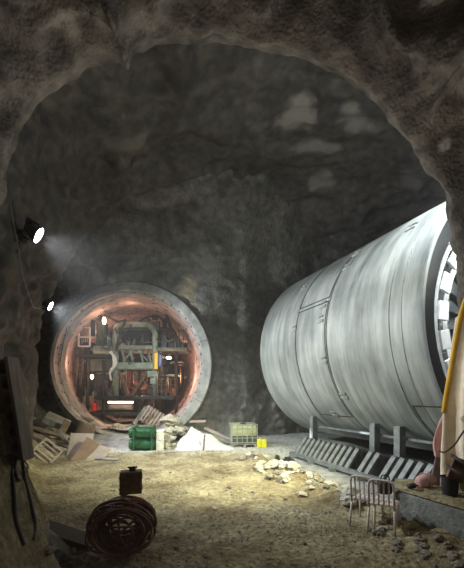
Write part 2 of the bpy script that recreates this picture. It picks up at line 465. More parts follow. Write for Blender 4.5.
# back wall with the opening for the tunnel
def backwall(x, z):
    yb = lerp([(-11, 17.7), (-1.5, 17.8), (.5, 18.6), (2.2, 20.0), (5, 21.5), (14, 21.5)], x)
    y = yb - .085 * max(0, z - 5.0) ** 2
    q = Vector((x, 0, z))
    low = sstep(4.2, 2.2, z + .5 * fb(q * .7, 3)) * sstep(-1.0, .2, x)
    y -= .35 * fb(q * .35 + Vector((0, 3, 0)), 3) + .16 * ridged(Vector((x * .5, 1, z * .9)), 3) + .08 * fb(q * 1.4, 4) + .03 * fb(q * 4, 3)
    y -= low * (.35 + .34 * fb(Vector((x * 1.5, 2, z * .8)), 4))
    # the collar of broken shotcrete round the ring
    r = math.hypot(x - TC.x, z - TC.z)
    y -= (.28 + .12 * fb(q * 1.3, 3)) * math.exp(-((r - 4.2) / .45) ** 2)
    y = y if r > 5 else max(y, 17.28) if r < 4.05 else y
    return Vector((x, y, z))
mb = MB(); mb.grid(lambda u, v: backwall(-12 + 26.5 * u, -.6 + 13.2 * v), 300, 160)
kill = [f for f in mb.bm.faces if math.hypot(f.calc_center_median().x - TC.x, f.calc_center_median().z - TC.z) < 3.72]
bmesh.ops.delete(mb.bm, geom=kill, context='FACES')
struct(mb.build('wall_back', M['shot_back'], smooth=True))

# driven tunnel: lining of concrete segments with joints, and its end
ZR = Vector((0, 0, 1)).rotation_difference(TAX).to_matrix().to_4x4()
TM = Matrix.Translation(TC) @ ZR
mb = MB()
for k in range(9):
    z0, z1 = .02 + k * 1.5, .02 + (k + 1) * 1.5 - .03
    mb.lathe([(3.46, z0), (3.46, z1), (3.62, z1), (3.62, z0)], 72, TM, closed=True)
    mb.lathe([(3.50, z1), (3.50, z1 + .03), (3.62, z1 + .03), (3.62, z1)], 72, TM, closed=True)
lin = struct(mb.build('wall_tunnel', M['lining'])); smooth_by_angle(lin, 40)
mb = MB(); mb.lathe([(.01, 13.4), (3.6, 13.4), (3.6, 13.5), (.01, 13.5)], 48, TM, closed=True)
struct(mb.build('wall_tunnel_end', M['steel_dark']))
mb = MB()                                           # invert fill inside
def inv(u, v):
    s = 13 * v; w = 2.55 * (2 * u - 1)
    p = TC + TAX * s + Vector((TAX.y, -TAX.x, 0)) * w
    return Vector((p.x, p.y, .55 - .0 * s + .10 * fb(p * 1.2, 4) - .5 * sstep(.9, 0, s) * 0))
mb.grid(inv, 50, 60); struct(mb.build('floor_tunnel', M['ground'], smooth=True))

mb = MB()                                           # dark bolt pockets of the lining segments
for k in range(6):
    for z in (.35, 1.1):
        for a in range(0, 360, 12):
            if (a // 12 + k) % 3 == 0: continue
            t = math.radians(a + 3 * k); q = TM @ Vector((3.47 * math.cos(t), 3.47 * math.sin(t), k * 1.5 + z))
            mb.box(q, (.05, .14, .10), TM.to_3x3() @ Matrix.Rotation(t, 3, 'Z'))
struct(mb.build('trim_1', M['steel_black']))

# portal ring
ring = thing('portal_ring', 'round pale concrete ring framing the tunnel mouth in the back wall', 'tunnel ring', TC)
mb = MB()
NSEG = 8
for k in range(NSEG):
    a0, a1 = 2 * PI * k / NSEG + .3, 2 * PI * (k + 1) / NSEG + .3 - .006
    def rp(r, y, a): return Vector((r * math.cos(a), y, r * math.sin(a)))
    prof = [(4.0, .45), (4.0, -.06), (3.96, -.12), (3.60, -.12), (3.44, .10), (3.44, .6), (3.7, .6)]
    n = 12
    rows = [[mb.bm.verts.new(rp(r + .012 * fb(Vector((k, j, r)), 2), y, a0 + (a1 - a0) * j / n)) for r, y in prof] for j in range(n + 1)]
    for j in range(n):
        for i in range(len(prof)):
            i2 = (i + 1) % len(prof)
            mb.bm.faces.new((rows[j][i], rows[j][i2], rows[j + 1][i2], rows[j + 1][i]))
    mb.bm.faces.new(rows[0]); mb.bm.faces.new(rows[-1][::-1])
o = mb.build('ring_segments', M['ring'], ring); smooth_by_angle(o, 30)
bolt = None
for k in range(46):
    a = 2 * PI * k / 46
    if bolt is None:
        mb = MB(); mb.box((0, 0, 0), (.11, .05, .06)); bolt = mb.build('bolt_pocket', M['steel_black'], ring); b_ = bolt
    else: b_ = dup(bolt, parent=ring)
    rr = 3.53
    b_.location = (rr * math.cos(a), .0, rr * math.sin(a)); b_.rotation_euler = (0, -a, 0)
mb = MB()                                           # two anchor plates at the face, edge strip
for a in (2.95, 3.3, 3.62): mb.box((3.8 * math.cos(a), -.13, 3.8 * math.sin(a)), (.16, .04, .1), (0, -a, 0))
mb.build('anchor_plate', M['steel_dark'], ring)

# ------------------------------------------------------------------ shield drum
shield = thing('machine_shield', 'huge grey steel shield drum lying on its cradle', 'shield', (SA.x, SA.y, 0))
rootM = Matrix.Translation(-Vector((SA.x, SA.y, 0)))
ax3 = Matrix((SU, SV, SAX)).transposed().to_4x4(); ax3.translation = Vector(SA) - Vector((SA.x, SA.y, 0))
# each section is built along local Z in a child whose matrix lays it on the axis
def sec(name, prof, m=None, seg=128, closed=True, ang=40):
    mb = MB(); mb.lathe(prof, seg, None, closed); o = mb.build(name, m or M['shield'], shield)
    o.matrix_local = ax3; smooth_by_angle(o, ang); return o
L0, L1, L2, L3 = 0, 5.05, 7.75, SL
sec('tail_skin', [(3.85, 0), (3.97, .0), (4.0, .10), (4.0, L1 - .028), (3.9, L1 - .028)])
sec('middle_skin', [(3.9, L1 + .028), (4.0, L1 + .028), (4.0, L2 - .015), (3.9, L2 - .015)])
sec('front_skin', [(3.9, L2 + .015), (4.0, L2 + .015), (4.0, L3 - .06), (3.97, L3), (3.90, L3), (3.90, L3 - .02), (3.86, L3 - .02)])
sec('seam_strip', [(3.9, L1 - .03), (3.96, L1 - .03), (3.96, L1 + .03), (3.9, L1 + .03)], M['steel_dark'])
sec('seam_strip', [(3.9, L2 - .02), (3.972, L2 - .02), (3.972, L2 + .02), (3.9, L2 + .02)], M['steel_dark'])
sec('dished_back', [(.01, .35), (3.9, .05), (3.9, .12), (.01, .45)], M['steel_grey'])
# weld seams: thin raised hoops
for s in (3.08, 8.15):
    sec('weld_bead', [(3.995, s - .02), (4.012, s - .008), (4.012, s + .008), (3.995, s + .02)], M['steel_grey'])
# thick dark end band and the bulkhead with its jacks
sec('end_band', [(3.90, L3 - .05), (3.90, L3 - .9), (3.42, L3 - .9), (3.42, L3 - .12), (3.86, L3 - .05)], M['steel_black'])
sec('bulkhead', [(.01, L3 - .95), (3.55, L3 - .95), (3.55, L3 - 1.1), (.01, L3 - 1.1)], M['steel_grey'])
sec('inner_ring', [(3.36, L3 - .95), (3.36, L3 - .28), (3.30, L3 - .22), (3.18, L3 - .22), (3.14, L3 - .30), (3.14, L3 - .95)], M['jack_grey'])
sec('inner_ring', [(2.62, L3 - .95), (2.62, L3 - .5), (2.45, L3 - .5), (2.45, L3 - .95)], M['white'])
def onshield(name, mb, m, ang, s, r, parent=shield):
    o = mb.build(name, m, parent)
    T = Matrix.Translation((r * math.cos(ang), r * math.sin(ang), s)) @ Matrix.Rotation(ang, 4, 'Z')
    o.matrix_local = ax3 @ T if parent is shield else T
    return o
jack = None
for k in range(24):
    a = 2 * PI * k / 24 + .05
    T = Matrix.Translation((2.88 * math.cos(a), 2.88 * math.sin(a), L3 - .95)) @ Matrix.Rotation(a, 4, 'Z')
    if jack is None:
        mb = MB(); mb.cyl((0, 0, 0), (0, 0, .48), .17, seg=16); mb.cyl((0, 0, .48), (0, 0, .62), .09, seg=12)
        jack = mb.build('thrust_jack', M['jack_grey'], shield); smooth_by_angle(jack); j = jack
        mb = MB(); mb.box((0, 0, .66), (.34, .5, .08), bevel=.015); mb.build('jack_shoe', M['white'], jack)
    else: j = dup(jack, parent=shield)
    j.matrix_local = ax3 @ T
rib = None
for k in range(24):
    a = 2 * PI * k / 24 + .05 + PI / 24
    T = Matrix.Translation((0, 0, L3 - .95)) @ Matrix.Rotation(a, 4, 'Z')
    if rib is None:
        mb = MB(); mb.box((2.9, 0, .22), (.5, .05, .44)); mb.box((1.4, 0, .08), (2.0, .06, .16)); rib = mb.build('stiffener_rib', M['steel_grey'], shield); j = rib
    else: j = dup(rib, parent=shield)
    j.matrix_local = ax3 @ T
# hatch panels outlined by a groove on the tail skin (angle measured from the cavern side, up positive)
def arcstrip(mb, s0, s1, a0, a1, r0, r1, n=24):
    rows = []
    for i in range(n + 1):
        a = a0 + (a1 - a0) * i / n; c, s_ = math.cos(a), math.sin(a)
        rows.append([mb.bm.verts.new(Vector((r * c, r * s_, s))) for r, s in ((r0, s0), (r1, s0), (r1, s1), (r0, s1))])
    for i in range(n):
        for j in range(4): mb.bm.faces.new((rows[i][j], rows[i][(j + 1) % 4], rows[i + 1][(j + 1) % 4], rows[i + 1][j]))
    mb.bm.faces.new(rows[0]); mb.bm.faces.new(rows[-1][::-1])
def panel(s0, s1, a0, a1):
    mb = MB(); w = .03
    arcstrip(mb, s0, s0 + w * 1.6, a0, a1, 3.98, 4.006); arcstrip(mb, s1 - w * 1.6, s1, a0, a1, 3.98, 4.006)
    arcstrip(mb, s0, s1, a0, a0 + w / 3, 3.98, 4.006, 2); arcstrip(mb, s0, s1, a1 - w / 3, a1, 3.98, 4.006, 2)
    o = mb.build('panel_groove', M['steel_dark'], shield); o.matrix_local = ax3
panel(3.12, 5.0, -.79, .30)
panel(3.12, 5.0, .33, 1.0)
panel(7.8, 8.7, -1.1, -.62)
lug = None
for s, a in ((4.7, .26), (4.7, .13), (4.8, -.23), (5.25, -.56), (4.1, -.77), (3.0, .12), (5.2, .78), (5.25, .60), (7.6, .72), (2.6, .62)):
    T = Matrix.Translation((4.0 * math.cos(a), 4.0 * math.sin(a), s)) @ Matrix.Rotation(a, 4, 'Z')
    if lug is None:
        mb = MB(); mb.box((.02, 0, 0), (.05, .1, .34), bevel=.01); mb.box((.03, .16, 0), (.05, .06, .30), bevel=.01); lug = mb.build('lifting_lug', M['shield'], shield); j = lug
    else: j = dup(lug, parent=shield)
    j.matrix_local = ax3 @ T
stud = None
for k in range(90):
    a = -1.25 + 2.5 * k / 89
    T = Matrix.Translation((3.985 * math.cos(a), 3.985 * math.sin(a), .07))
    if stud is None:
        mb = MB(); bmesh.ops.create_icosphere(mb.bm, subdivisions=1, radius=.028); stud = mb.build('rim_stud', M['wood_pale'], shield); j = stud
    else: j = dup(stud, parent=shield)
    j.matrix_local = ax3 @ T

# ------------------------------------------------------------------ cradle of slanted plates
cradle = thing('shield_cradle', 'long steel cradle of slanting plates under the shield drum', 'cradle', (SA.x, SA.y, 0))
CO = Vector((SA.x, SA.y, 0))
S0, S1 = 2.4, SL + .35
def cl(s, off, z): return cradle_line(s, off, z) - CO
mb = MB(); mb.bar(cl(S0, 3.75, -.10), cl(S1, 3.75, -.10), .18, .12); mb.build('base_beam', M['steel_grey'], cradle)
def surf_z(off): return SA.z - math.sqrt(max(0, SR * SR - off * off))
mb = MB(); mb.bar(cl(S0, 2.55, surf_z(2.55) - .26), cl(S1, 2.55, surf_z(2.55) - .22), .10, .07); mb.build('top_rail', M['steel_grey'], cradle)
mb = MB(); mb.bar(cl(S0, 3.12, .14), cl(S1, 3.12, .14), .05, .78); mb.build('gap_shade_sheet', M['steel_black'], cradle)  # black sheet added behind the plates so the gaps read as shade
for k in range(6):
    mb = MB(); mb.box(cl(S0 + .3 + k * 1.25, 3.80, -.20), (.3, .3, .10)); mb.build('foot_block', M['concrete_dark'], cradle)
nsl = 22; slat = None
posts = (S0 + .15, S0 + 3.55, S0 + 4.55)
for k in range(nsl):
    s = S0 + .35 + (S1 - S0 - .5) * k / (nsl - 1)
    if min(abs(s - p) for p in posts[1:]) < .12: continue
    if slat is None:
        dz = .62
        mb = MB(); a, b_ = Vector((0, 0, 0)), SU * -.36 + Vector((0, 0, dz)) + SAX * .15
        mb.bar(a, b_, .16, .06, up=SAX.cross(b_ - a)); slat = mb.build('slanting_plate', M['cradle'], cradle); j = slat
    else: j = dup(slat, parent=cradle)
    j.location = cl(s, 3.7, -.05)
for p in posts:
    mb = MB(); w = .24
    mb.bar(cl(p, 2.75, -.25), cl(p, 2.75, surf_z(2.75) - .02), w, .22, up=SAX); mb.box(cl(p, 2.75, -.2), (.5, .4, .12), (0, 0, math.atan2(SAX.y, SAX.x)))
    mb.build('support_post', M['cradle'], cradle)

def on_ground(px, py, lift=.03):
    Y = 2.2
    while Y < 16:
        p = at(px, py, Y)
        if p.z < floor_z(p.x, p.y) + lift: return p
        Y += .03
    return p
# ------------------------------------------------------------------ rocks
rockmeshes = []
for i in range(5):
    bm = bmesh.new(); bmesh.ops.create_icosphere(bm, subdivisions=3, radius=1)
    o3 = Vector((i * 7.3, i * 3.1, 2))
    for v in bm.verts:
        c = v.co.copy()
        k = 1 + .45 * fb(c * .9 + o3, 3)
        q = Vector([round(t * 1.6) / 1.6 for t in c]) * .45 + c * .55
        v.co = Vector((q.x * k, q.y * k * .85, q.z * k * .68))
    me = bpy.data.meshes.new('rock'); bm.to_mesh(me); bm.free(); me.materials.append(M['rock']); rockmeshes.append(me)
palemeshes = []
for me in rockmeshes:
    m2 = me.copy(); m2.materials.clear(); m2.materials.append(M['rock_pale']); palemeshes.append(m2)
def rock(x, y, r, label, group, pale_=False, name='rock', z=None):
    me = random.choice(palemeshes if pale_ else rockmeshes)
    o = bpy.data.objects.new(name, me); COL.objects.link(o)
    o.location = (x, y, (floor_z(x, y) if z is None else z) + r * .30)
    o.scale = (r, r * random.uniform(.8, 1.2), r * random.uniform(.7, 1.1)); o.rotation_euler = (random.uniform(-.3, .3), random.uniform(-.3, .3), random.uniform(0, 6.3))
    return tag(o, label, 'rock', group)
for k in range(85):                                   # ridge by the slab
    s = random.uniform(3.4, 9.6); off = random.gauss(5.95, .38)
    p = cradle_line(s, off, 0)
    if p.x > 2.9 and p.y < 7.6: continue
    rock(p.x, p.y, random.uniform(.06, .22), 'broken rock in the spoil ridge along the shield slab', 'rocks in the spoil ridge', random.random() < .5)
for k in range(55):                                   # foot of the block
    t = random.random(); x, y = 2.9 + .75 * t + random.gauss(-.25, .2), 6.3 - 1.5 * t + random.gauss(-.2, .15)
    rock(x, y, random.uniform(.025, .085), 'stone in the rubble at the foot of the concrete block', 'stones at the concrete block')
for k in range(40):                                   # rubble beside ring
    x, y = random.gauss(-8.1, .9), random.gauss(15.8, .6)
    if y > 16.7: continue
    rock(x, y, random.uniform(.08, .28), 'grey rock in the heap at the near foot of the ring', 'rocks by the tunnel ring')
for k in range(22):                                   # rubble inside the portal
    x, y = random.uniform(-6.6, -2.9), random.uniform(17.3, 18.3)
    rock(x, y, random.uniform(.08, .24), 'rock in the rubble on the tunnel floor just inside the ring', 'rocks inside the ring', random.random() < .4, z=.5)
for k in range(70):                                   # scattered on the open ground
    x, y = random.uniform(-3.4, 2.2), random.uniform(5.0, 13.5)
    rock(x, y, random.uniform(.018, .055), 'loose stone on the open trampled ground', 'loose stones on the ground', random.random() < .4)
for px, py, r in ((92, 563, .1), (76, 562, .09), (60, 560, .12), (70, 552, .1), (82, 545, .09), (56, 545, .1), (86, 556, .06), (66, 536, .08), (48, 552, .09), (98, 566, .06)):
    p = on_ground(px, py); rock(p.x, p.y, r, 'dark stone beside the hose coil at the foot of the bank', 'stones by the hose coil')
# gravel
mb = MB(); cnt = 0
while cnt < 5200:
    y = 4.4 + 10.5 * random.random() ** 1.3; x = random.uniform(-.62 * y, .62 * y)
    off, s = side_dist(x, y)
    if off < 4.6 and s < 12: continue
    dens = .35 + .65 * (fb(Vector((x * .7, y * .7, 3)), 3) > 0)
    if random.random() > dens: continue
    r = random.uniform(.006, .02) * random.choice((1, 1, 1, 1.6)); z = floor_z(x, y) + r * .3; cnt += 1
    vs = [mb.bm.verts.new((x + r * dx * random.uniform(.7, 1.2), y + r * dy * random.uniform(.7, 1.2), z + r * dz * .8)) for dx, dy, dz in ((1, 0, 0), (0, 1, 0), (-1, 0, 0), (0, -1, 0), (0, 0, 1))]
    for a in range(4): mb.bm.faces.new((vs[a], vs[(a + 1) % 4], vs[4]))
tag(mb.build('gravel', M['rock']), 'fine gravel scattered over the trampled ground', 'gravel', kind='stuff')

# ------------------------------------------------------------------ machine in the tunnel
GY = 19.5; gs = GY / F
G = thing('machine_gantry', 'tall back-up gantry of pale beams and decks filling the tunnel', 'gantry', at(134, 400, GY) * 1)
GO = G.location.copy()
def gp(px, py, dy=0.): return at(px, py, GY) + Vector((0, dy, 0)) - GO
def gbox(mb, x0, y0, x1, y1, d0, d1, bevel=0.):
    a, b_ = gp(x0, y0), gp(x1, y1)
    mb.box(((a.x + b_.x) / 2, (d0 + d1) / 2, (a.z + b_.z) / 2), (abs(b_.x - a.x), abs(d1 - d0), abs(b_.z - a.z)), bevel=bevel)
    return mb
# the pale portal
mb = MB(); mb.tube([gp(115.5, 398), gp(115.5, 330), gp(117, 326), gp(121, 324.5), gp(147, 324.5), gp(152, 327), gp(155, 333), gp(155, 398)], .17, 10); o = mb.build('portal_frame', M['paint_pale'], G, True)
mb = MB(); mb.tube([gp(115.5, 398, 1.5), gp(115.5, 330, 1.5), gp(117, 326, 1.5), gp(121, 324.5, 1.5), gp(147, 324.5, 1.5), gp(152, 327, 1.5), gp(155, 333, 1.5), gp(155, 398, 1.5)], .17, 10); mb.build('portal_frame', M['paint_green'], G, True)
mb = MB(); gbox(mb, 119, 330, 148, 345, .5, 2.6, .05); mb.build('motor_housing', M['steel_black'], G)
mb = MB(); gbox(mb, 116, 346, 153, 349.5, -.25, 2.2, .02); mb.build('upper_deck', M['paint_pale'], G)
mb = MB(); gbox(mb, 117, 362.5, 154, 369.5, -.2, .25, .06); mb.build('cross_beam', M['paint_pale'], G)
mb = MB()
for x in (122, 130, 140, 148): mb.bar(gp(x, 350), gp(x + 3, 362), .09)
mb.bar(gp(123, 361), gp(133, 351), .07); mb.bar(gp(148, 361), gp(138, 351), .07); mb.build('deck_bracket', M['paint_pale'], G)
for a, b_ in (((119, 371), (129, 396)), ((148, 371), (132, 396))):
    mb = MB(); mb.bar(gp(*a), gp(*b_), .16); mb.build('brace', M['rust'], G)
mb = MB(); gbox(mb, 96, 396, 174, 399.5, -.3, 2.4, .02); mb.build('lower_deck', M['steel_dark'], G)
mb = MB(); gbox(mb, 84, 412, 152, 415, -.4, 2.4); mb.build('bottom_sill', M['steel_dark'], G)
for x in (79, 87, 103, 139, 176):
    mb = MB(); y0 = {79: 336, 87: 346, 103: 360, 139: 370, 176: 350}[x]; mb.bar(gp(x, y0, .1), gp(x, 423, .1), .13); mb.build('post', M['steel_dark'], G)
mb = MB(); mb.cyl(gp(109, 407, .1), gp(132, 407, .1), .19, seg=20); o = mb.build('pipe', M['wood_pale'], G); smooth_by_angle(o)
mb = MB(); mb.cyl(gp(95, 350, -.1), gp(112, 351, -.1), .24, seg=20); o = mb.build('air_receiver', M['paint_pale'], G); smooth_by_angle(o)
mb = MB(); gbox(mb, 76, 354.5, 113, 357.5, -.2, 1.6); mb.build('side_deck', M['steel_dark'], G)
mb = MB(); gbox(mb, 88, 358, 112, 371, .2, 1.2, .04); mb.build('control_cabinet', M['paint_green'], G)
mb = MB(); gbox(mb, 83, 373, 100, 395, .5, 1.3, .04); mb.build('control_cabinet', M['steel_dark'], G)
mb = MB(); gbox(mb, 77, 362, 86, 396, .6, 1.4, .03); mb.build('control_cabinet', M['rust'], G)
# white window frame on the side deck
w = MB()
for a, b_ in (((81, 328.5), (92, 328.5)), ((81, 347), (92, 347)), ((81, 328.5), (81, 347)), ((92, 328.5), (92, 347)), ((81, 338), (92, 338))): w.bar(gp(*a, -.3), gp(*b_, -.3), .075)
w.build('white_frame', M['white'], G)
mb = MB()
for i in range(5): mb.bar(gp(83 + i * 1.8, 338, -.28), gp(83.6 + i * 1.8, 347, -.28), .03)
gbox(mb, 82, 342, 91, 347, .1, .5); mb.build('frame_grille', M['steel_dark'], G)
# far-side tower with a hand wheel
mb = MB(); gbox(mb, 96, 322, 104, 346, 0, .7, .05); gbox(mb, 97.5, 318, 102, 323, .1, .5, .03); mb.build('valve_tower', M['paint_green'], G)
mb = MB(); mb.tube([gp(99.7, 316) + Vector((.22 * math.cos(t), 0.2 + .22 * math.sin(t), .0)) for t in [k * PI / 8 for k in range(16)]], .03, 6, closed=True)
mb.cyl(gp(99.7, 320, .2), gp(99.7, 315, .2), .05); mb.build('hand_wheel', M['steel_dark'], G, True)
mb = MB(); mb.box(gp(93, 328), (.12, .3, .9)); mb.build('valve_block', M['steel_dark'], G)
for q, sz in ((gp(106, 336), (.10, .3, 1.0)), (gp(109, 333, .3), (.1, .3, .7))):
    mb = MB(); mb.box(q, sz); mb.build('valve_block', M['steel_dark'], G)
# upper hoses over the portal
rnd = random.Random(3)
hs = [[(108, 316, .2), (114, 320, 0), (120, 322, -.1), (125, 319, .2)], [(127, 321, -.2), (123, 332, -.3), (119, 345, -.3), (118, 352, -.3)],
      [(164, 304, .6), (166, 314, .2), (170, 326, 0), (175, 333, -.1), (178.5, 342, -.1), (177, 350, 0)], [(161, 330, .0), (166, 329, -.1), (172, 331, -.15), (176, 338, -.1), (177.5, 349, 0)],
      [(112, 353, -.4), (117, 357, -.45), (118.5, 364, -.4), (114, 370, -.3), (110, 374, -.1)], [(113, 352, -.3), (116, 358, -.45), (116.5, 366, -.45), (112, 372, -.3), (111, 380, 0)],
      [(140, 322, -.2), (148, 317, 0), (158, 316, .2), (163, 322, .3)]]
def spline(pts, n=6):
    P = [pts[0]] + list(pts) + [pts[-1]]; out = []
    for i in range(1, len(P) - 2):
        p0, p1, p2, p3 = [Vector(q) for q in P[i - 1:i + 3]]
        for k in range(n):
            t = k / n; out.append(.5 * ((2 * p1) + (p2 - p0) * t + (2 * p0 - 5 * p1 + 4 * p2 - p3) * t * t + (3 * p1 - p0 - 3 * p2 + p3) * t ** 3))
    out.append(Vector(P[-2])); return out
for i, h in enumerate(hs):
    mb = MB(); mb.tube(spline([gp(*q) for q in h]), .075 if i in (2, 3) else .06, 8); mb.build('hose', M['white'] if i in (4, 5) else M['rubber'], G, True)
# near side tower and platform
mb = MB(); gbox(mb, 160, 326, 166.5, 348, .2, .8, .04); gbox(mb, 161, 317, 165, 327, .3, .7, .03); gbox(mb, 167, 338, 173, 347, .3, .9, .03); mb.build('pump_tower', M['steel_dark'], G)
for q in ((146, 318, 149.5, 324, .1, .5), (151, 314, 156, 318, .2, .6), (155, 321, 159, 330, 0, .4), (168, 322, 170.5, 326, .0, .4)):
    mb = MB(); gbox(mb, *q); mb.build('valve_block', M['paint_green'], G)
mb = MB(); gbox(mb, 158, 348, 188, 351.5, -.3, 1.4, .02); mb.build('side_deck', M['paint_green'], G)
for xs in ((179.5, 189),):
    w = MB()
    for a, b_ in (((179.5, 331), (188.5, 331)), ((179.5, 331), (179.5, 348)), ((188.5, 333), (188.5, 348)), ((184, 331), (184, 348)), ((179.5, 340), (188.5, 340))): w.bar(gp(*a, -.25), gp(*b_, -.25), .04)
    w.build('railing', M['paint_green'], G)
w = MB()
for x in (158, 162.5, 167, 171.5, 176): w.bar(gp(x, 379, -.25), gp(x, 396, -.25), .05)
for y in (379, 385, 391): w.bar(gp(158, y, -.25), gp(176, y, -.25), .045)
w.build('railing', M['rust'], G)
w = MB()
for x in (97, 101, 105, 109, 113): w.bar(gp(x, 384, -.3), gp(x, 397, -.3), .045)
w.bar(gp(97, 384, -.3), gp(113, 384, -.3), .045); w.bar(gp(97, 390, -.3), gp(113, 390, -.3), .04); w.build('railing', M['steel_dark'], G)
mb = MB(); mb.cyl(gp(157, 354, -.3), gp(157, 369.5, -.3), .115, seg=16); o = mb.build('gas_cylinder', M['deep_yellow'], G); o['label'] = 'yellow gas cylinder'; smooth_by_angle(o)
mb = MB(); mb.cyl(gp(161, 355, -.3), gp(161, 367, -.3), .09, seg=16); o = mb.build('gas_cylinder', M['blue'], G); o['label'] = 'blue gas cylinder'; smooth_by_angle(o)
mb = MB(); gbox(mb, 148, 371, 158, 377, -.2, .3, .04); gbox(mb, 151, 378, 156, 384, -.2, .2, .02); mb.build('junction_box', M['paint_pale'], G)
w = MB()                                              # ladder at the far side
w.bar(gp(81.5, 358, -.3), gp(78, 415, -.3), .05); w.bar(gp(86, 358, -.3), gp(83, 415, -.3), .05)
for k in range(11): w.bar(gp(81.5 - .32 * k, 361 + 5 * k, -.3), gp(86 - .28 * k, 361 + 5 * k, -.3), .035)
w.build('ladder', M['steel_dark'], G)
w = MB()                                              # inner bracing deeper in the tunnel
for x in (122, 136, 148): w.bar(gp(x, 370, 2.0), gp(x, 412, 2.0), .12)
for x0, x1 in ((122, 136), (136, 148)): w.bar(gp(x0, 412, 2), gp(x1, 372, 2), .09)
w.build('inner_frame', M['rust'], G)
# pipework, valves and cable runs crowding the decks
rc = random.Random(5)
decks = [(95, 112, 346), (158, 187, 348), (97, 113, 396), (141, 173, 396), (77, 95, 396), (118, 152, 346), (118, 152, 324), (77, 95, 354)]
for k in range(46):
    x0, x1, yb = decks[k % len(decks)]
    x = rc.uniform(x0, x1 - 3); wd = rc.uniform(1.5, 5); ht = rc.uniform(2, 9); d0 = rc.uniform(-.2, 1.0)
    mb = MB(); gbox(mb, x, yb - ht, x + wd, yb, d0, d0 + rc.uniform(.15, .5), .015)
    gbox(mb, x + wd * .2, yb - ht - 1.2, x + wd * .6, yb - ht + .3, d0 + .05, d0 + .2)
    mb.build(rc.choice(('valve_block', 'pump', 'junction_box')), M[rc.choice(('paint_green', 'steel_dark', 'paint_pale', 'steel_dark', 'rust', 'steel_grey'))], G)
for k in range(30):
    x, y = rc.uniform(78, 184), rc.uniform(335, 395); d0 = rc.uniform(-.35, 1.2)
    mb = MB()
    if k % 2: mb.cyl(gp(x, y, d0), gp(x, y + rc.uniform(10, 30), d0), rc.uniform(.03, .07), seg=8)
    else: mb.cyl(gp(x, y, d0), gp(min(186, x + rc.uniform(10, 30)), y + rc.uniform(-1, 1), d0), rc.uniform(.03, .08), seg=8)
    mb.build('pipe', M[rc.choice(('paint_green', 'steel_dark', 'paint_pale', 'rust', 'steel_grey'))], G, True)
for k in range(26):
    x, y = rc.uniform(82, 172), rc.uniform(320, 385); L_ = rc.uniform(6, 18); sg = rc.uniform(3, 12); d0 = rc.uniform(-.5, .6)
    mb = MB(); mb.tube(spline([gp(x, y, d0), gp(x + L_ * .3, y + sg, d0 - .1), gp(x + L_ * .7, y + sg * rc.uniform(.4, 1.4), d0 - .05), gp(x + L_, y + rc.uniform(-4, 6), d0)]), rc.uniform(.018, .045), 6)
    mb.build('hose', M[rc.choice(('rubber', 'rubber', 'steel_grey', 'paint_green'))], G, True)
# trailing second gantry further in
G2 = thing('trailing_gantry', 'second darker gantry frame deeper in the tunnel behind the first', 'gantry', Vector((-6.3, 23.4, 0)))
mb = MB(); mb.tube([(-1.4, 0, .6), (-1.4, 0, 5.6), (-1.1, 0, 5.9), (1.1, 0, 5.9), (1.4, 0, 5.6), (1.4, 0, .6)], .16, 8); mb.build('portal_frame', M['paint_green'], G2, True)
for z in (2.4, 4.3):
    mb = MB(); mb.box((0, .8, z), (4.2, 1.8, .12)); mb.build('deck', M['steel_dark'], G2)
mb = MB(); mb.box((-.2, 1, 3.2), (1.6, 1.6, 1.2), bevel=.05); mb.build('control_cabinet', M['rust'], G2)
mb = MB(); mb.box((.4, 1, 1.4), (2.2, 1.6, .9), bevel=.05); mb.build('pump_housing', M['steel_dark'], G2)

# extinguisher and lamps on the gantry
fe = thing('fire_extinguisher', 'bright red fire extinguisher hanging on the gantry beside the glowing tube', 'extinguisher', at(94.5, 411, GY - .5))
mb = MB(); mb.lathe([(.02, 0), (.13, .01), (.14, .06), (.14, .36), (.09, .43), (.04, .45)], 20); o = mb.build('cylinder_body', M['red'], fe); smooth_by_angle(o)
mb = MB(); mb.cyl((0, 0, .44), (0, 0, .54), .035); mb.box((.05, 0, .54), (.16, .04, .03)); mb.build('valve', M['steel_black'], fe)
mb = MB(); mb.tube(spline([(.03, -.02, .5), (.14, -.06, .42), (.17, -.06, .25), (.16, -.05, .12)]), .018, 6); mb.build('hose', M['rubber'], fe, True)

def add_light(name, typ, loc, energy, col, size=.1, target=None, spot=None, blend=.5, parent=None):
    d = bpy.data.lights.new(name, typ); d.energy = energy; d.color = col
    if typ == 'AREA': d.size = size
    else: d.shadow_soft_size = size
    if spot: d.spot_size = spot; d.spot_blend = blend
    o = bpy.data.objects.new(name, d); COL.objects.link(o); o.location = loc
    if target is not None: o.rotation_euler = (Vector(target) - Vector(loc)).to_track_quat('-Z', 'Y').to_euler()
    if parent is not None: o.parent = parent
    return o

WARM = (1.0, .50, .32)
def work_lamp(px, py, dy, rx, rz, label, e, tall=True):
    t = thing('gantry_lamp', label, 'lamp', at(px, py, GY) + Vector((0, dy, 0)), group='warm lamps on the gantry')
    mb = MB()
    mb.lathe([(.01, -rz), (rx * .7, -rz * .75), (rx, -rz * .2), (rx, rz * .3), (rx * .6, rz * .85), (.01, rz)], 16); mb.build('bulb', M['lamp_warm'], t, True)
    mb = MB(); mb.cyl((0, 0, rz * .8), (0, 0, rz + .12), rx * .55, seg=12); mb.box((0, .12, rz + .1), (.05, .3, .05)); mb.build('lamp_holder', M['steel_dark'], t)
    add_light('gantry_lamp_glow', 'POINT', t.location + Vector((0, -.35, 0)), e, WARM, .15)
work_lamp(106.5, 322, -.35, .10, .22, 'upright glowing lamp high beside the valve tower', 18)
work_lamp(170, 358.5, -.35, .15, .08, 'flat glowing lamp under the platform by the yellow cylinder', 30)
work_lamp(94.5, 377, -.35, .085, .14, 'glowing lamp low between the dark cabinets and the ladder', 18)
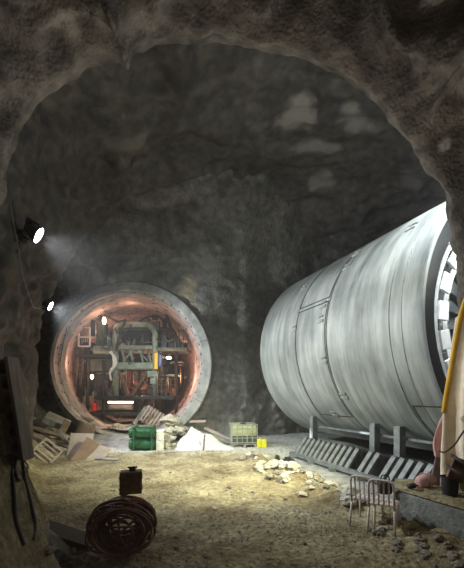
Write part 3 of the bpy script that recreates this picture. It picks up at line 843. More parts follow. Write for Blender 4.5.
tl = thing('tube_lamp', 'long glowing tube lamp under the lower deck of the gantry', 'lamp', at(121, 402.3, GY - .4))
mb = MB(); mb.cyl((-.70, 0, 0), (.70, 0, 0), .06, seg=12); mb.build('tube', M['lamp_tube'], tl, True)
mb = MB(); mb.box((0, .05, .12), (1.5, .16, .05)); mb.box((-.73, 0, .04), (.06, .2, .2)); mb.box((.73, 0, .04), (.06, .2, .2)); mb.build('fitting', M['steel_dark'], tl)
add_light('tube_glow', 'AREA', at(121, 405, GY - .55), 20, (1, .6, .42), .8, target=at(121, 430, GY - 1.2))
for (px, py, dy, e) in ((82, 366, -1.0, 30), (182, 378, .6, 110), (134, 312, -.5, 16), (132, 384, 2.8, 110), (134, 385, .9, 25), (90, 330, 2.5, 40), (178, 335, 3.0, 40)):
    add_light('tunnel_light', 'POINT', at(px, py, GY) + Vector((0, dy, 0)), e, WARM, .2)

# ------------------------------------------------------------------ things near the ring
def cyl_h(mb, a, b_, r, seg=20): mb.cyl(a, b_, r, seg=seg)
# green drum rack
Y = 14.6; s = Y / F
p0 = at(143, 451, Y); p0.z = floor_z(p0.x, p0.y)
g = thing('drum_rack', 'rack of green horizontal drums standing on the pale sill below the ring', 'drum rack', p0, .08)
for zz in (.26, .72):
    for yy in (-.24, .26):
        mb = MB(); mb.lathe([(.05, -.5), (.2, -.5), (.215, -.48), (.215, -.17), (.225, -.16), (.225, -.14), (.215, -.13), (.215, .13), (.225, .14), (.225, .16), (.215, .17), (.215, .48), (.2, .5), (.05, .5)], 24, Matrix.Translation((0, yy, zz)) @ Matrix.Rotation(PI / 2, 4, 'Y'))
        o = mb.build('drum', M['green'], g); smooth_by_angle(o, 30)
for x in (-.3, .42):
    mb = MB()
    for yy in (-.5, 0, .5): mb.bar((x, yy, -.06), (x, yy, .98), .05)
    for zz in (.02, .49, .96): mb.bar((x, -.5, zz), (x, .5, zz), .05)
    mb.build('rack_frame', M['green_dark'], g)
mb = MB(); mb.bar((-.3, -.5, .96), (.42, -.5, .96), .04); mb.bar((-.3, -.5, .02), (.42, -.5, .02), .04); mb.build('rack_rail', M['green_dark'], g)
# white boxes beside it
for k, (px, base, hgt, lab) in enumerate(((160.3, 447, .40, 'white box at the end of the green drum rack, lowest of its stack'), (160.3, 437.6, .40, 'white box at the end of the green drum rack, topmost of its stack'))):
    p = at(px, 447, Y); p.z = floor_z(p.x, p.y) + .0 + k * .415
    t = thing('box', lab, 'box', p, .1 + .06 * k, 'white boxes by the drum rack')
    mb = MB(); mb.box((0, 0, .19), (.29, .5, .38), bevel=.02); mb.build('body', M['white'], t)
    mb = MB(); mb.box((0, 0, .395), (.31, .52, .035), bevel=.01); mb.build('lid', M['white'], t)
for k, (px, py, r) in enumerate(((167, 444, .26), (171, 436, .22), (166, 434, .2), (173, 445, .2), (169, 429, .17))):
    p = at(px, py, 15.0)
    rock(p.x, p.y, r, 'pale lump of broken concrete heaped beside the white boxes', 'concrete lumps by the white boxes', True, z=p.z - r * .6)
# big concrete block
p = at(171, 424, 16.6)
o = rock(p.x, p.y, .50, 'large pale squarish boulder resting on rubble in the ring', None, True, name='boulder', z=p.z); o.scale = (.50, .4, .34); o.rotation_euler = (0, .08, .2)
for k in range(9):
    p = at(160 + k * 2.8, 429 + random.uniform(-2, 3), 16.4 + random.uniform(-.2, .2)); rock(p.x, p.y, random.uniform(.16, .25), 'rubble stone under the large pale boulder', 'stones under the boulder', True, z=p.z - .15)
# leaning slatted panel inside the ring
p = at(147, 424, 17.7)
t = thing('leaning_grating', 'yellowish slatted panel leaning against rubble under the gantry', 'panel', p, .1)
t.rotation_euler = (-.5, .55, .1)
for k in range(6):
    mb = MB(); mb.box((-.42 + .17 * k, 0, .45), (.12, .05, .95)); mb.build('slat', M['wood_pale'], t)
for zz in (.1, .8):
    mb = MB(); mb.box((0, .05, zz), (1.1, .06, .1)); mb.build('cross_rail', M['wood_grey'], t)
mb = MB(); mb.bar(at(134, 424, 17.2), at(146, 407, 17.5), .14); tag(mb.build('timber_beam', M['wood_grey']), 'grey timber beam propped up beside the slatted panel', 'beam')
# dark flap over the ring's foot
mb = MB(); a = at(88, 428, 16.75); mb.grid(lambda u, v: a + Vector((-.42 + .8 * u + .05 * math.sin(5 * v), -.1 - .12 * math.sin(PI * u) - .2 * v, .38 - .62 * v - .25 * u + .05 * math.sin(7 * u))), 14, 14)
o = mb.build('rubber_mat', M['wood_brown'], None, True); sm = o.modifiers.new('t', 'SOLIDIFY'); sm.thickness = .05; tag(o, 'dark brown mat slumped over the foot of the ring', 'mat')
mb = MB(); mb.box(at(84, 418, 17.0), (.95, .35, .08), (0, .25, .15)); tag(mb.build('plank', M['wood_grey']), 'short grey plank lying on the ring above the brown mat', 'plank')

# sill of pale concrete in front of the ring
mb = MB()
def sillf(u, v):
    x = -8.4 + 5.6 * u; y = 16.9 - 1.9 * v
    r = math.hypot(x - TC.x, 0)
    return Vector((x, y, max(floor_z(x, y) - .02, .40 * (1 - v) ** 1.2 + .02 * fb(Vector((x, y, 0)) * 2, 3) - .03)))
mb.grid(sillf, 60, 24); o = struct(mb.build('floor_sill', M['concrete'], smooth=True))

# white spoil mound
mp = at(198, 449, 14.9)
mb = MB()
def mound(u, v):
    a = 2 * PI * u; r = v
    ex = 1.35 * (1.25 if math.cos(a) > 0 else .85); ey = .8
    x = ex * r * math.cos(a); y = ey * r * math.sin(a)
    h = .95 * max(0, (1 - r)) ** 1.15 * (1 + .22 * fb(Vector((x * 2, y * 2, 4)), 4)) + .04 * fb(Vector((x * 6, y * 6, 1)), 3) * (1 - r)
    return Vector((x - .25 * (1 - r), y, h + floor_z(mp.x + x, mp.y + y) - .04 * r + .0))
mb.grid(mound, 64, 26); bmesh.ops.remove_doubles(mb.bm, verts=mb.bm.verts, dist=1e-4)
o = mb.build('spoil_heap', M['lime'], None, True); o.location = (mp.x, mp.y, 0); tag(o, 'brightly lit white spoil heap on the ground between ring and tank', 'heap')
mb = MB(); p = at(204, 451, 14.2); mb.box((p.x, p.y, .3), (.07, .07, .75), (0, .08, 0)); tag(mb.build('stake', M['wood_brown']), 'short dark stake standing in front of the white spoil heap', 'stake')
for (a, b_, Ya, Yb, w, lab) in (((176, 425), (241, 445), 16.6, 15.6, .12, 'long timber lying from the white heap towards the tank'), ((205, 428), (232, 440), 16.6, 15.9, .1, 'thin timber lying just behind the long one at the white heap'),
                              ((190, 421.5), (206, 421), 16.5, 16.4, .1, 'short pale plank lying across rubble behind the white heap')):
    mb = MB(); A, B = at(*a, Ya), at(*b_, Yb); mb.bar(A, B, w * 1.6, w); tag(mb.build('timber', M['wood_grey' if w > .1 else 'wood_pale']), lab, 'timber')

# IBC tank
p = at(243, 446, 15.6); p.z = floor_z(p.x, p.y)
t = thing('liquid_tank', 'caged pale green liquid tank on a pallet before the back wall', 'tank', p, .12)
mb = MB(); mb.box((0, 0, .58), (1.06, .96, .80), bevel=.07); o = mb.build('tank_body', M['tank'], t); smooth_by_angle(o)
mb = MB(); mb.cyl((0, 0, .97), (0, 0, 1.03), .12); mb.build('cap', M['steel_black'], t)
w = MB()
for zz in (.22, .42, .62, .82, .99):
    for sx in (-.55, .55): w.bar((sx, -.5, zz), (sx, .5, zz), .025)
    for sy in (-.5, .5): w.bar((-.55, sy, zz), (.55, sy, zz), .025)
for k in range(6):
    for sy in (-.5, .5): w.bar((-.55 + .22 * k, sy, .17), (-.55 + .22 * k, sy, .99), .022)
w.build('cage', M['paint_pale'], t)
mb = MB(); mb.box((0, 0, .145), (1.16, 1.04, .03))
for x in (-.5, 0, .5): mb.box((x, 0, .06), (.12, 1.0, .14))
mb.build('pallet_base', M['wood_grey'], t)
mb = MB(); mb.box((0, -.49, .36), (1.07, .02, .30)); mb.build('lower_panel', M['steel_dark'], t)
for k, (px, lab) in enumerate(((259, 'yellow jerry can nearest the caged tank'), (264.3, 'yellow jerry can on the side away from the caged tank'))):
    p = at(px, 447.5, 15.2); p.z = floor_z(p.x, p.y)
    t = thing('jerry_can', lab, 'jerry can', p, .2 - .3 * k, 'yellow jerry cans by the tank')
    mb = MB(); mb.box((0, 0, .19), (.20, .28, .38), bevel=.035); o = mb.build('body', M['yellow'], t)
    mb = MB(); mb.tube([(0, -.1, .36), (0, -.09, .43), (0, .03, .43), (0, .05, .36)], .018, 8); mb.build('handle', M['yellow'], t, True)
    mb = MB(); mb.cyl((0, .1, .37), (0, .1, .43), .03); mb.build('cap', M['steel_black'], t)
# dark bits of steel beside the slab
for (px, py, Y_, L_, rz, lab) in ((282, 456, 13.2, .9, .15, 'dark steel offcut lying before the cradle, nearer the tank'), (293, 459, 12.9, .7, -.4, 'dark steel offcut lying before the cradle, nearer the slanting plates')):
    p = at(px, py, Y_); p.z = floor_z(p.x, p.y)
    t = thing('steel_offcut', lab, 'steel', p, rz)
    mb = MB(); mb.box((0, 0, .06), (L_, .26, .12)); mb.build('base_plate', M['steel_dark'], t)
    mb = MB(); mb.box((-L_ * .2, 0, .18), (.12, .2, .2)); mb.build('bracket', M['steel_dark'], t)
    mb = MB(); mb.box((L_ * .25, 0, .15), (.2, .16, .12)); mb.build('bracket', M['steel_dark'], t)

# ------------------------------------------------------------------ debris at the foot of the ring, near side
def board(px, py, Y_, size, rot, m, name, lab, cat, group=None, z=None):
    p = at(px, py, Y_)
    mb = MB(); mb.box((0, 0, 0), size, bevel=.01); o = mb.build(name, m); o.location = p; o.rotation_euler = rot
    return tag(o, lab, cat, group)
board(80, 448, 12.9, (.82, .07, 1.12), (-.45, .05, .12), M['wood_pale'], 'board', 'large pale board leaning upright at the sill near the ring', 'board')
board(85, 452, 12.5, (.5, .06, 1.0), (-.45, .55, .2), M['wood_brown'], 'board', 'darker brown board leaning on the large pale board', 'board')
board(95, 453, 12.6, (.85, .06, .7), (-.7, .3, -.15), M['wood_pale'], 'board', 'low pale board lying slanted beyond the large pale board', 'board')
board(108, 459, 12.4, (.8, .3, .07), (.05, .05, .1), M['wood_grey'], 'board', 'small flat board on the ground beyond the pale boards', 'board')
board(45, 431, 14.2, (2.2, .3, .07), (.1, .22, -.2), M['wood'], 'plank', 'long plank, uppermost of the heap near the ring', 'plank')
board(49, 440, 13.6, (2.1, .35, .07), (.15, .3, -.05), M['wood'], 'plank', 'long plank in the heap, just above the white pallet', 'plank')
board(40, 436, 13.9, (1.7, .25, .06), (.0, .1, .3), M['wood_grey'], 'plank', 'grey plank sticking out of the heap near the ring', 'plank')
board(62, 432, 14.3, (.25, .12, 1.2), (.3, .5, .2), M['wood'], 'plank', 'upright timber propped against the heap near the ring', 'plank')
board(66, 441, 13.6, (.14, .12, 1.1), (.3, -.5, .2), M['wood_grey'], 'plank', 'upright grey timber crossing the propped one in the heap', 'plank')
board(56, 421, 14.8, (.9, .8, .25), (.3, .5, .4), M['concrete_dark'], 'concrete_chunk', 'broken slab chunk on top of the heap near the ring', 'concrete')
board(36, 424, 15.0, (.7, .6, .3), (.5, .2, .9), M['concrete_dark'], 'concrete_chunk', 'broken slab chunk against the wall behind the plank heap', 'concrete')
# white slatted pallet
p = at(46, 453, 11.9)
t = thing('slatted_pallet', 'pinkish white slatted pallet tipped on its corner near the plank heap', 'pallet', p)
t.rotation_euler = (-.35, .72, .1)
M['pallet'] = mat('pinkish_white_timber', (.46, .38, .36), .7, var=.15)
for zz in (-.36, .36):
    mb = MB(); mb.box((0, 0, zz), (.72, .06, .06)); mb.build('rail', M['pallet'], t)
for k in range(2):
    mb = MB(); mb.box((-.35 + .7 * k, 0, 0), (.06, .06, .74)); mb.build('rail', M['pallet'], t)
for k in range(4):
    mb = MB(); mb.box((0, .03, -.22 + .145 * k), (.66, .03, .055)); mb.build('slat', M['pallet'], t)

# ------------------------------------------------------------------ near wall: distribution board, cables, debris
def vec_on(a, b_, t): return Vector(a).lerp(Vector(b_), t)
BY = 4.35
p = at(12, 460, BY)
t = thing('distribution_board', 'tall wooden distribution board leaning on the dark bank', 'electrical board', p, -.95)
t.rotation_euler = (.05, -.13, -.12)
mb = MB(); mb.box((0, .03, .62), (.52, .07, 1.26), bevel=.008); mb.build('backboard', M['board'], t)
mb = MB(); mb.box((.245, -.07, .62), (.05, .15, 1.26), bevel=.008); mb.box((-.245, -.06, .62), (.05, .2, 1.26), bevel=.008); mb.build('side_board', M['board'], t)
for k in range(6):
    z = .16 + .19 * k
    mb = MB(); mb.lathe([(.055, 0), (.055, .08), (.04, .09), (.04, .05), (.01, .05)], 16, Matrix.Translation((.15, -.01, z)) @ Matrix.Rotation(PI / 2, 4, 'X')); o = mb.build('socket', M['steel_dark' if k != 3 else 'rust'], t); smooth_by_angle(o)
mb = MB(); mb.box((-.02, -.10, .34), (.2, .16, .5), bevel=.01); o = mb.build('meter_box', M['concrete'], t); o['label'] = 'light grey meter box'
hangs = [[(22, 455), (24, 475), (29, 495), (33, 512), (35, 525), (33, 540)], [(16, 456), (15, 470), (19, 480), (26, 474), (28, 466), (24, 460)], [(10, 458), (14, 490), (16, 520), (24, 545)]]
for h, lab in zip(hangs, ('black cable hanging furthest out from the distribution board down the bank', 'black cable looped just under the distribution board', 'black cable hanging innermost down the dark bank')):
    mb = MB(); mb.tube(spline([at(x, y, BY - .05) if i == 0 else on_ground(x, y, .05) for i, (x, y) in enumerate(h)]), .02, 6); tag(mb.build('cable', M['rubber'], None, True), lab, 'cable')
board(52, 545, 5.0, (.16, .30, .95), (.35, -.65, .2), M['wood_grey'], 'plank', 'pale edged plank leaning on the dark bank near the hose coil', 'plank')
board(68, 540, 5.4, (.75, .4, .22), (.2, .5, .5), M['steel_black'], 'steel_offcut', 'dark box section lying between the bank and the hose coil', 'steel')
board(40, 556, 4.9, (.6, .35, .2), (.3, .3, -.4), M['concrete_dark'], 'concrete_chunk', 'dark broken chunk at the foot of the bank under the plank', 'concrete')

# hose coil
cp = at(123, 557, 5.15); cp.z = floor_z(cp.x, cp.y)
t = thing('hose_coil', 'large tangled coil of thin brown hose standing upright in the foreground', 'hose coil', cp, .12)
rn = random.Random(11)
mb = MB(); pts = []
NL = 54; R0 = .475
for l in range(NL):
    tilt = rn.gauss(0, .26); yaw = rn.gauss(0, .36); off = (l / (NL - 1) - .5) * .52 + rn.gauss(0, .02); rr = R0 * (rn.uniform(.66, 1.0) if l % 3 else rn.uniform(.35, .8)) * (1 - .25 * (abs(off) / .3) ** 2); ecc = rn.uniform(.86, .97); ph = rn.random() * 6
    Rm = Euler((tilt, 0, yaw)).to_matrix()
    for k in range(36):
        a = 2 * PI * k / 36
        q = Rm @ Vector((rr * 1.14 * math.cos(a), .03 * math.sin(2 * a + ph), rr * ecc * math.sin(a)))
        q += Vector((0, off, .47))
        q.z = max(q.z, .03)
        pts.append(q)
# ease from loop to loop
for i in range(2):
    pts = [pts[0]] + [(pts[i - 1] + 2 * pts[i] + pts[i + 1]) / 4 for i in range(1, len(pts) - 1)] + [pts[-1]]
mb.tube(pts, .0155, 6); mb.build('wound_hose', M['hose_brown'], t, True)
mb = MB()
for h in ([(-.1, -.24, .86), (-.02, -.28, .66), (.02, -.3, .42), (.12, -.3, .26), (.3, -.27, .18)], [(-.32, -.2, .76), (-.12, -.28, .70), (.1, -.3, .62), (.2, -.3, .4), (.1, -.29, .2)], [(-.42, -.1, .4), (-.2, -.27, .3), (.05, -.29, .5), (.3, -.2, .7)]):
    mb.tube(spline(h), .016, 6)
mb.build('loose_strand', M['hose_brown'], t, True)
mb = MB(); mb.tube([Vector((.0 + .075 * math.cos(a), .16 + .0, .90)) * 1 + Vector((0, .12 * math.sin(a), .075 * math.cos(a) * 0)) for a in [k * PI / 6 for k in range(12)]], .012, 6, closed=True); mb.build('tie_wire', M['steel_dark'], t, True)
# canister resting on it
p = at(131, 496, 5.2)
t = thing('canister', 'brown square canister with a cap sitting on top of the hose coil', 'canister', (p.x, p.y, cp.z + .93), .25)
mb = MB(); mb.box((0, 0, .165), (.32, .2, .33), bevel=.02); mb.build('body', M['can'], t)
mb = MB()
for zz in (.08, .25): mb.box((0, 0, zz), (.335, .215, .02), bevel=.004)
mb.build('band', M['wood_brown'], t)
mb = MB(); mb.cyl((.02, 0, .33), (.02, 0, .37), .05); mb.box((.02, 0, .38), (.14, .03, .02)); mb.build('cap', M['steel_dark'], t)

# ------------------------------------------------------------------ two chairs
def make_chair(label, loc, rz):
    t = thing('metal_chair', label, 'chair', loc, rz, 'pink metal chairs by the block')
    W, D, SH = .40, .40, .45
    mb = MB(); mb.box((0, 0, SH), (W, D, .022), bevel=.01)
    for k in range(5): mb.box((-.15 + .075 * k, 0, SH + .014), (.045, D - .04, .012))
    mb.build('seat', M['chair'], t)
    # local -y is the back
    def bk(z): return -D / 2 - .02 - .20 * max(0, (z - SH)) ** 1.0 * .8
    w = W / 2
    pts = [(-w, bk(SH - .05), SH - .05), (-w, bk(.7), .70), (-w * .98, bk(.80), .80), (-w * .88, bk(.86), .86), (-w * .6, bk(.885), .885), (0, bk(.89), .89), (w * .6, bk(.885), .885), (w * .88, bk(.86), .86), (w * .98, bk(.80), .80), (w, bk(.7), .70), (w, bk(SH - .05), SH - .05)]
    mb = MB(); mb.tube(pts, .019, 8); mb.build('back_frame', M['chair'], t, True)
    for k in range(4):
        x = -.12 + .08 * k
        mb = MB(); mb.bar((x, bk(SH), SH), (x, bk(.885), .885), .026, .010, up=(0, 1, 0)); mb.build('back_slat', M['chair'], t)
    for sx in (-1, 1):
        mb = MB(); mb.tube([(sx * w, -D / 2 - .005, SH), (sx * (w + .015), -D / 2 - .07, -.04)], .019, 8); mb.build('leg', M['chair'], t, True)
        mb = MB(); mb.tube([(sx * w, D / 2 - .01, SH), (sx * (w + .01), D / 2 + .03, -.04)], .019, 8); mb.build('leg', M['chair'], t, True)
        mb = MB(); mb.bar((sx * w, -D / 2, SH - .03), (sx * w, D / 2, SH - .03), .02, .03); mb.build('side_rail', M['chair'], t)
    return t
pa = at(364, 523, 6.55); pb = at(383, 532, 6.1)
pa.z = floor_z(pa.x, pa.y); pb.z = floor_z(pb.x, pb.y)
pa.y -= .15; pb.y -= .05
make_chair('pinkish metal slat-back chair farther from the concrete block', pa, -.7)
make_chair('pinkish metal slat-back chair right beside the concrete block', pb, -.6)
p = at(384, 500, 6.45)
t = thing('bag', 'small black bag hanging between the two chair backs', 'bag', (p.x + .02, p.y, pb.z + .47), -.3)
mb = MB(); mb.box((0, 0, .12), (.24, .13, .24), bevel=.05); o = mb.build('bag_body', M['rubber'], t); smooth_by_angle(o, 60)
mb = MB(); mb.tube(spline([(-.08, 0, .22), (-.05, 0, .34), (.05, 0, .34), (.08, 0, .22)]), .012, 6); mb.build('strap', M['rubber'], t, True)

# ------------------------------------------------------------------ concrete block and what stands on it
Z1 = .62
foot = [Vector((2.98, 6.40)), Vector((3.50, 5.30)), Vector((4.05, 4.2)), Vector((5.2, 4.6)), Vector((4.6, 7.0)), Vector((3.35, 7.2))]
mb = MB()
mb.prism([(q.x, q.y) for q in foot], lambda u, v: Vector((u, v, -.2)), lambda u, v: Vector((u, v, Z1 + .012 * fb(Vector((u, v, 0)) * 3, 2))))
bmesh.ops.bevel(mb.bm, geom=[e for e in mb.bm.edges], offset=.03, segments=2, affect='EDGES')
o = mb.build('concrete_block', M['concrete_dark']); tag(o, 'low grey concrete block beside the chairs with clutter on it', 'concrete block')
mb = MB(); mb.grid(lambda u, v: Vector((*(foot[0].lerp(foot[2], u) * (1 - v) + foot[5].lerp(foot[4], u) * v), Z1 + .02 + .035 * (.5 + fb(Vector((u * 5, v * 4, 0)), 3)) * math.sin(PI * min(1, v * 1.2 + .05)))), 40, 24)
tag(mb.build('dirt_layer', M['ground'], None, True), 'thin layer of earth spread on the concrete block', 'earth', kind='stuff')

BZ = Z1 + .05
p = at(425, 490, 6.5)
t = thing('cloth_roll', 'pink crumpled bundle lying on the concrete block', 'bundle', (p.x, p.y, BZ), .3)
mb = MB(); n = 14
mb.lathe([(.03, -.17), (.10, -.16), (.125, -.08), (.118, 0), (.13, .08), (.11, .15), (.04, .17)], 20, Matrix.Translation((0, 0, .11)) @ Matrix.Rotation(PI / 2 * .8, 4, 'Y'))
for v in mb.bm.verts: v.co += v.normal * 0 + Vector((.02 * fb(v.co * 9, 2), .02 * fb(v.co * 9 + Vector((4, 0, 0)), 2), .02 * fb(v.co * 8, 2)))
mb.build('rolled_cloth', M['pink'], t, True)
mb = MB(); mb.tube([Vector((-.02 + .0, .14 * math.cos(a), .11 + .135 * math.sin(a))) for a in [k * PI / 8 for k in range(16)]], .010, 6, closed=True); mb.build('tie', M['mauve'], t, True)
p = at(412, 493, 6.35)
t = thing('cable_plug', 'small black plug lying beside the pink bundle', 'plug', (p.x, p.y, BZ), .5)
mb = MB(); mb.cyl((-.08, 0, .05), (.06, 0, .05), .045, .05); mb.build('plug_body', M['rubber'], t, True)
mb = MB(); mb.tube(spline([(.06, 0, .05), (.15, .06, .03), (.22, .02, .02), (.3, .08, .02)]), .014, 6); mb.build('cord', M['rubber'], t, True)
p = at(450, 497, 6.0)
t = thing('bucket', 'black bucket standing on the concrete block under the cream tarpaulin', 'bucket', (p.x, p.y, BZ), 0)
mb = MB(); mb.lathe([(.01, 0), (.11, 0), (.115, .01), (.145, .29), (.152, .29), (.152, .305), (.138, .305), (.108, .02), (.01, .02)], 28); o = mb.build('pail', M['rubber'], t); smooth_by_angle(o)
mb = MB(); mb.tube([(.15 * math.cos(a), -.05 * math.sin(a), .28 - .12 * math.sin(a)) for a in [k * PI / 10 for k in range(11)]], .006, 6); mb.build('handle', M['steel_grey'], t, True)
# tarpaulin hanging from the tunnel wall, the mauve sheet behind it, a yellow tube for its lit edge
def hang(name, m, top, bot, y0, y1, folds, amp, lab, cat, sag=0., nu=40):
    """top / bot: lists of two px pairs at depths y0,y1"""
    A0, A1 = at(*top[0], y0), at(*top[1], y1); B0, B1 = at(*bot[0], y0), at(*bot[1], y1)
    nn = (A1 - A0).cross(Vector((0, 0, 1))).normalized()
    mb = MB()
    def fn(u, v):
        p = A0.lerp(A1, u).lerp(B0.lerp(B1, u), v)
        return p + nn * (amp * math.sin(u * folds * PI + 1.5 * math.sin(3 * v)) * (.4 + .6 * v) + .03 * fb(p * 2.5, 3)) + Vector((1, 0, 0)) * sag * math.sin(PI * v)
    mb.grid(fn, nu, 40); o = mb.build(name, m, None, True); sm = o.modifiers.new('t', 'SOLIDIFY'); sm.thickness = .012
    return tag(o, lab, cat)
hang('tarpaulin', M['tarp'], [(456, 318), (505, 290)], [(441, 482), (500, 505)], 6.25, 5.7, 5, .05, 'cream tarpaulin hanging from the tunnel wall over the concrete block', 'tarpaulin', -.05)
hang('sheet', M['mauve'], [(446, 405), (456, 400)], [(431, 486), (446, 490)], 6.75, 6.6, 3, .05, 'mauve sheet hanging behind the cream tarpaulin down to the block', 'sheet')
hang('cloth', M['pink'], [(445, 412), (455, 405)], [(435, 455), (446, 462)], 6.65, 6.5, 2, .06, 'pink cloth draped behind the edge of the cream tarpaulin', 'cloth', -.06)
mb = MB(); mb.tube(spline([at(480, 270, 5.7), at(470, 290, 5.75), at(462, 312, 5.8), at(456, 340, 5.85), at(450, 375, 5.9), at(446, 398, 6.0), at(444, 412, 6.1)]), .042, 10)  # yellow tube added where the tarpaulin's edge catches the light
tag(mb.build('yellow_edge_tube', M['deep_yellow'], None, True), 'yellow tube put in for the lit edge of the cream tarpaulin', 'hose')
mb = MB(); mb.tube(spline([at(480, 415, 5.5), at(464, 431, 5.6), at(455, 444, 5.7), at(445, 452, 5.9), at(439, 451, 6.2)]), .014, 6)
tag(mb.build('cable', M['rubber'], None, True), 'thin black cable sagging across the cream tarpaulin', 'cable')
for (a, b_, lab) in (((447, 466), (475, 482), 'black rod sticking out over the bucket, lower of two'), ((451, 455), (476, 470), 'black rod sticking out over the bucket, upper of two')):
    mb = MB(); mb.cyl(at(*a, 5.7), at(*b_, 5.4), .028, seg=10); tag(mb.build('steel_rod', M['rubber'], None, True), lab, 'rod')
board(460, 470, 5.75, (.30, .10, .36), (.1, .3, -.3), M['rust'], 'board', 'brown board leaning between the bucket and the tarpaulin', 'board')

# ------------------------------------------------------------------ floodlights on the cavern wall
def flood(px, py, Y_, rad, aim, label, e, spot):
    p = at(px, py, Y_)
    t = thing('floodlight', label, 'floodlight', p, group='floodlights on the cavern wall')
    d = (Vector(aim) - p).normalized()
    Q = d.to_track_quat('Z', 'Y').to_matrix().to_4x4()
    mb = MB(); mb.lathe([(.02, -.30), (rad * .5, -.28), (rad * .95, -.06), (rad * 1.08, 0), (rad * 1.08, .03), (rad * .98, .03), (rad * .95, -.02)], 28, Q); o = mb.build('lamp_housing', M['steel_dark'], t); smooth_by_angle(o)
    mb = MB(); mb.lathe([(.01, .035), (rad * .6, .03), (rad * .97, .01), (rad * .97, -.01), (.01, -.01)], 28, Q); mb.build('lens', M['lamp_white'], t, True)
    mb = MB(); mb.tube([Q @ Vector((0, rad * 1.1, -.1)), Q @ Vector((0, rad * 1.1, -.4)), Vector((-.45, .1, .05))], .03, 6); mb.tube([Q @ Vector((0, -rad * 1.1, -.1)), Q @ Vector((0, -rad * 1.1, -.4)), Vector((-.45, .1, -.05))], .03, 6); mb.box((-.47, .1, 0), (.12, .2, .3)); mb.build('bracket', M['steel_black'], t)
    mb = MB(); mb.box((-.25, .1, .32), (.2, .18, .16), bevel=.02); mb.build('driver_box', M['steel_black'], t)
    add_light('floodlight_beam', 'SPOT', p + d * .12, e, (.90, .97, 1.0), rad * .8, aim, spot, .8)
    add_light('floodlight_core', 'SPOT', p + d * .12, 30000, (.85, .93, 1.0), .03, aim, .075, 1)
    return t
FL1, FL2 = at(38, 235, 9.0), at(50, 306, 13.0)
FA1, FA2 = FL1 + Vector((8.7, 2.8, -5.2)), FL2 + Vector((8.7, 1.6, -4.4))
flood(38, 235, 9.0, .215, FA1, 'larger floodlight high on the cavern wall nearer the viewer', 2600, 1.75)
flood(50, 306, 13.0, .17, FA2, 'smaller farther floodlight on the cavern wall beside the ring', 2800, 2.3)
mb = MB(); mb.tube(spline([at(9, 195, 8.2), at(14, 225, 8.5), at(19, 250, 8.8), at(23, 275, 9.5), at(29, 295, 10.4), at(35, 308, 11.6), at(44, 307, 12.8)]), .010, 6); tag(mb.build('cable', M['steel_grey'], None, True), 'thin white cable strung along the cavern wall between the floodlights', 'cable')
mb = MB()
c0 = at(13, 246, 8.75)
mb.tube([c0 + Vector((.14 * math.cos(a) + .02 * math.sin(3 * a), .05 * math.cos(a), .16 * math.sin(a))) for a in [k * PI / 10 for k in range(20)]], .016, 6, closed=True); tag(mb.build('cable_loop', M['rubber'], None, True), 'black loop of cable hung on the cavern wall below the nearer floodlight', 'cable')
mb = MB(); mb.tube(spline([at(74, 297, 16.9), at(69, 318, 16.85), at(64, 340, 16.85), at(60, 362, 16.8)]), .018, 6); tag(mb.build('cable', M['rubber'], None, True), 'thin dark cable hanging down the face of the tunnel ring', 'cable')

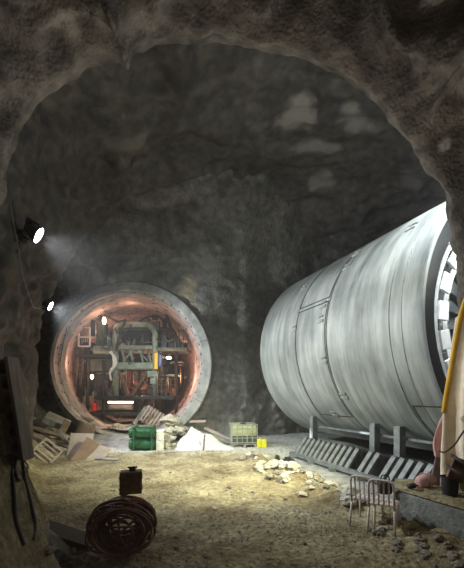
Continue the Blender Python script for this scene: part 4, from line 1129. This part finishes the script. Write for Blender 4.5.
# ------------------------------------------------------------------ unseen lights without fixtures: inferred lamps and added fill
COOL = (.90, .97, 1.0)
add_light('shield_mouth_light', 'POINT', (6.6, 7.6, 6.6), 380, COOL, .3)
add_light('shield_top_light', 'SPOT', (4.7, 7.1, 9.0), 2400, COOL, .3, target=(6.6, 9.4, 6.6), spot=1.7, blend=.8)
add_light('tarp_light', 'POINT', (2.7, 4.4, 2.7), 22, (1, .84, .62), .2)
add_light('ceiling_fill', 'SPOT', (3.9, 8.6, 5.4), 200, (.95, .93, .85), .3, target=(2.0, 14.5, 10), spot=1.6, blend=.9)  # unseen spot added to rake the vault and bring out its relief
add_light('wall_fill', 'SPOT', (-1.5, 12.0, 4.6), 620, (.92, .98, .9), .3, target=(1.2, 19, .9), spot=1.15, blend=.9)  # added spot that brightens the foot of the back wall, no fixture
add_light('machine_front_light', 'SPOT', (-3.6, 14.2, 5.2), 600, (.85, 1.0, .92), .2, target=(-5.5, 19.5, 4.2), spot=1.0, blend=.9)
add_light('arch_fill', 'SPOT', (.2, 8.6, .5), 950, (1.0, .95, .86), .2, target=(.3, 5.2, 8.0), spot=1.7, blend=.9)  # added spot standing in for light bounced up off the floor
add_light('cavern_fill', 'AREA', (3.0, 11.0, 8.5), 25, (.9, .95, .9), 2.5, target=(0, 15, 4))
add_light('ground_fill', 'SPOT', (4.3, 7.3, 5.2), 5600, (1.0, .98, .64), .3, target=(-.7, 11.6, 0), spot=1.25, blend=.9)  # unseen spot added to brighten the middle of the ground
add_light('mouth_fill_low', 'SPOT', (-.6, 1.2, .6), 260, (1.0, .84, .68), .2, target=(.2, 5.6, 8.6), spot=1.75, blend=.9)  # added upward fill grazing the tunnel mouth from below
add_light('mouth_fill_dim', 'POINT', (1.0, -1.0, 3.0), 17, (1.0, .75, .5), .4)  # added warm fill behind the camera, in place of ambient light

# ------------------------------------------------------------------ camera and output
cd = bpy.data.cameras.new('camera'); cam = bpy.data.objects.new('camera', cd); COL.objects.link(cam)
cam.location = (0, 0, CAMZ); cam.rotation_euler = (PI / 2, 0, 0)
cd.sensor_fit = 'VERTICAL'; cd.sensor_height = 36; cd.lens = F * 36 / 568; cd.shift_y = (HOR - 284) / 568; cd.clip_start = .05
S.camera = cam
w = bpy.data.worlds.new('World'); S.world = w; w.use_nodes = True
w.node_tree.nodes['Background'].inputs['Color'].default_value = (.5, .52, .55, 1); w.node_tree.nodes['Background'].inputs['Strength'].default_value = .004
vs = w.node_tree.nodes.new('ShaderNodeVolumeScatter'); vs.inputs['Density'].default_value = .0035; vs.inputs['Anisotropy'].default_value = .35
w.node_tree.links.new(vs.outputs['Volume'], w.node_tree.nodes['World Output'].inputs['Volume'])
S.view_settings.view_transform = 'Standard'; S.view_settings.look = 'None'; S.view_settings.exposure = 0; S.view_settings.gamma = 1
S.cycles.use_denoising = True
S.cycles.max_bounces = 6; S.cycles.diffuse_bounces = 4
S.cycles.sample_clamp_indirect = 6
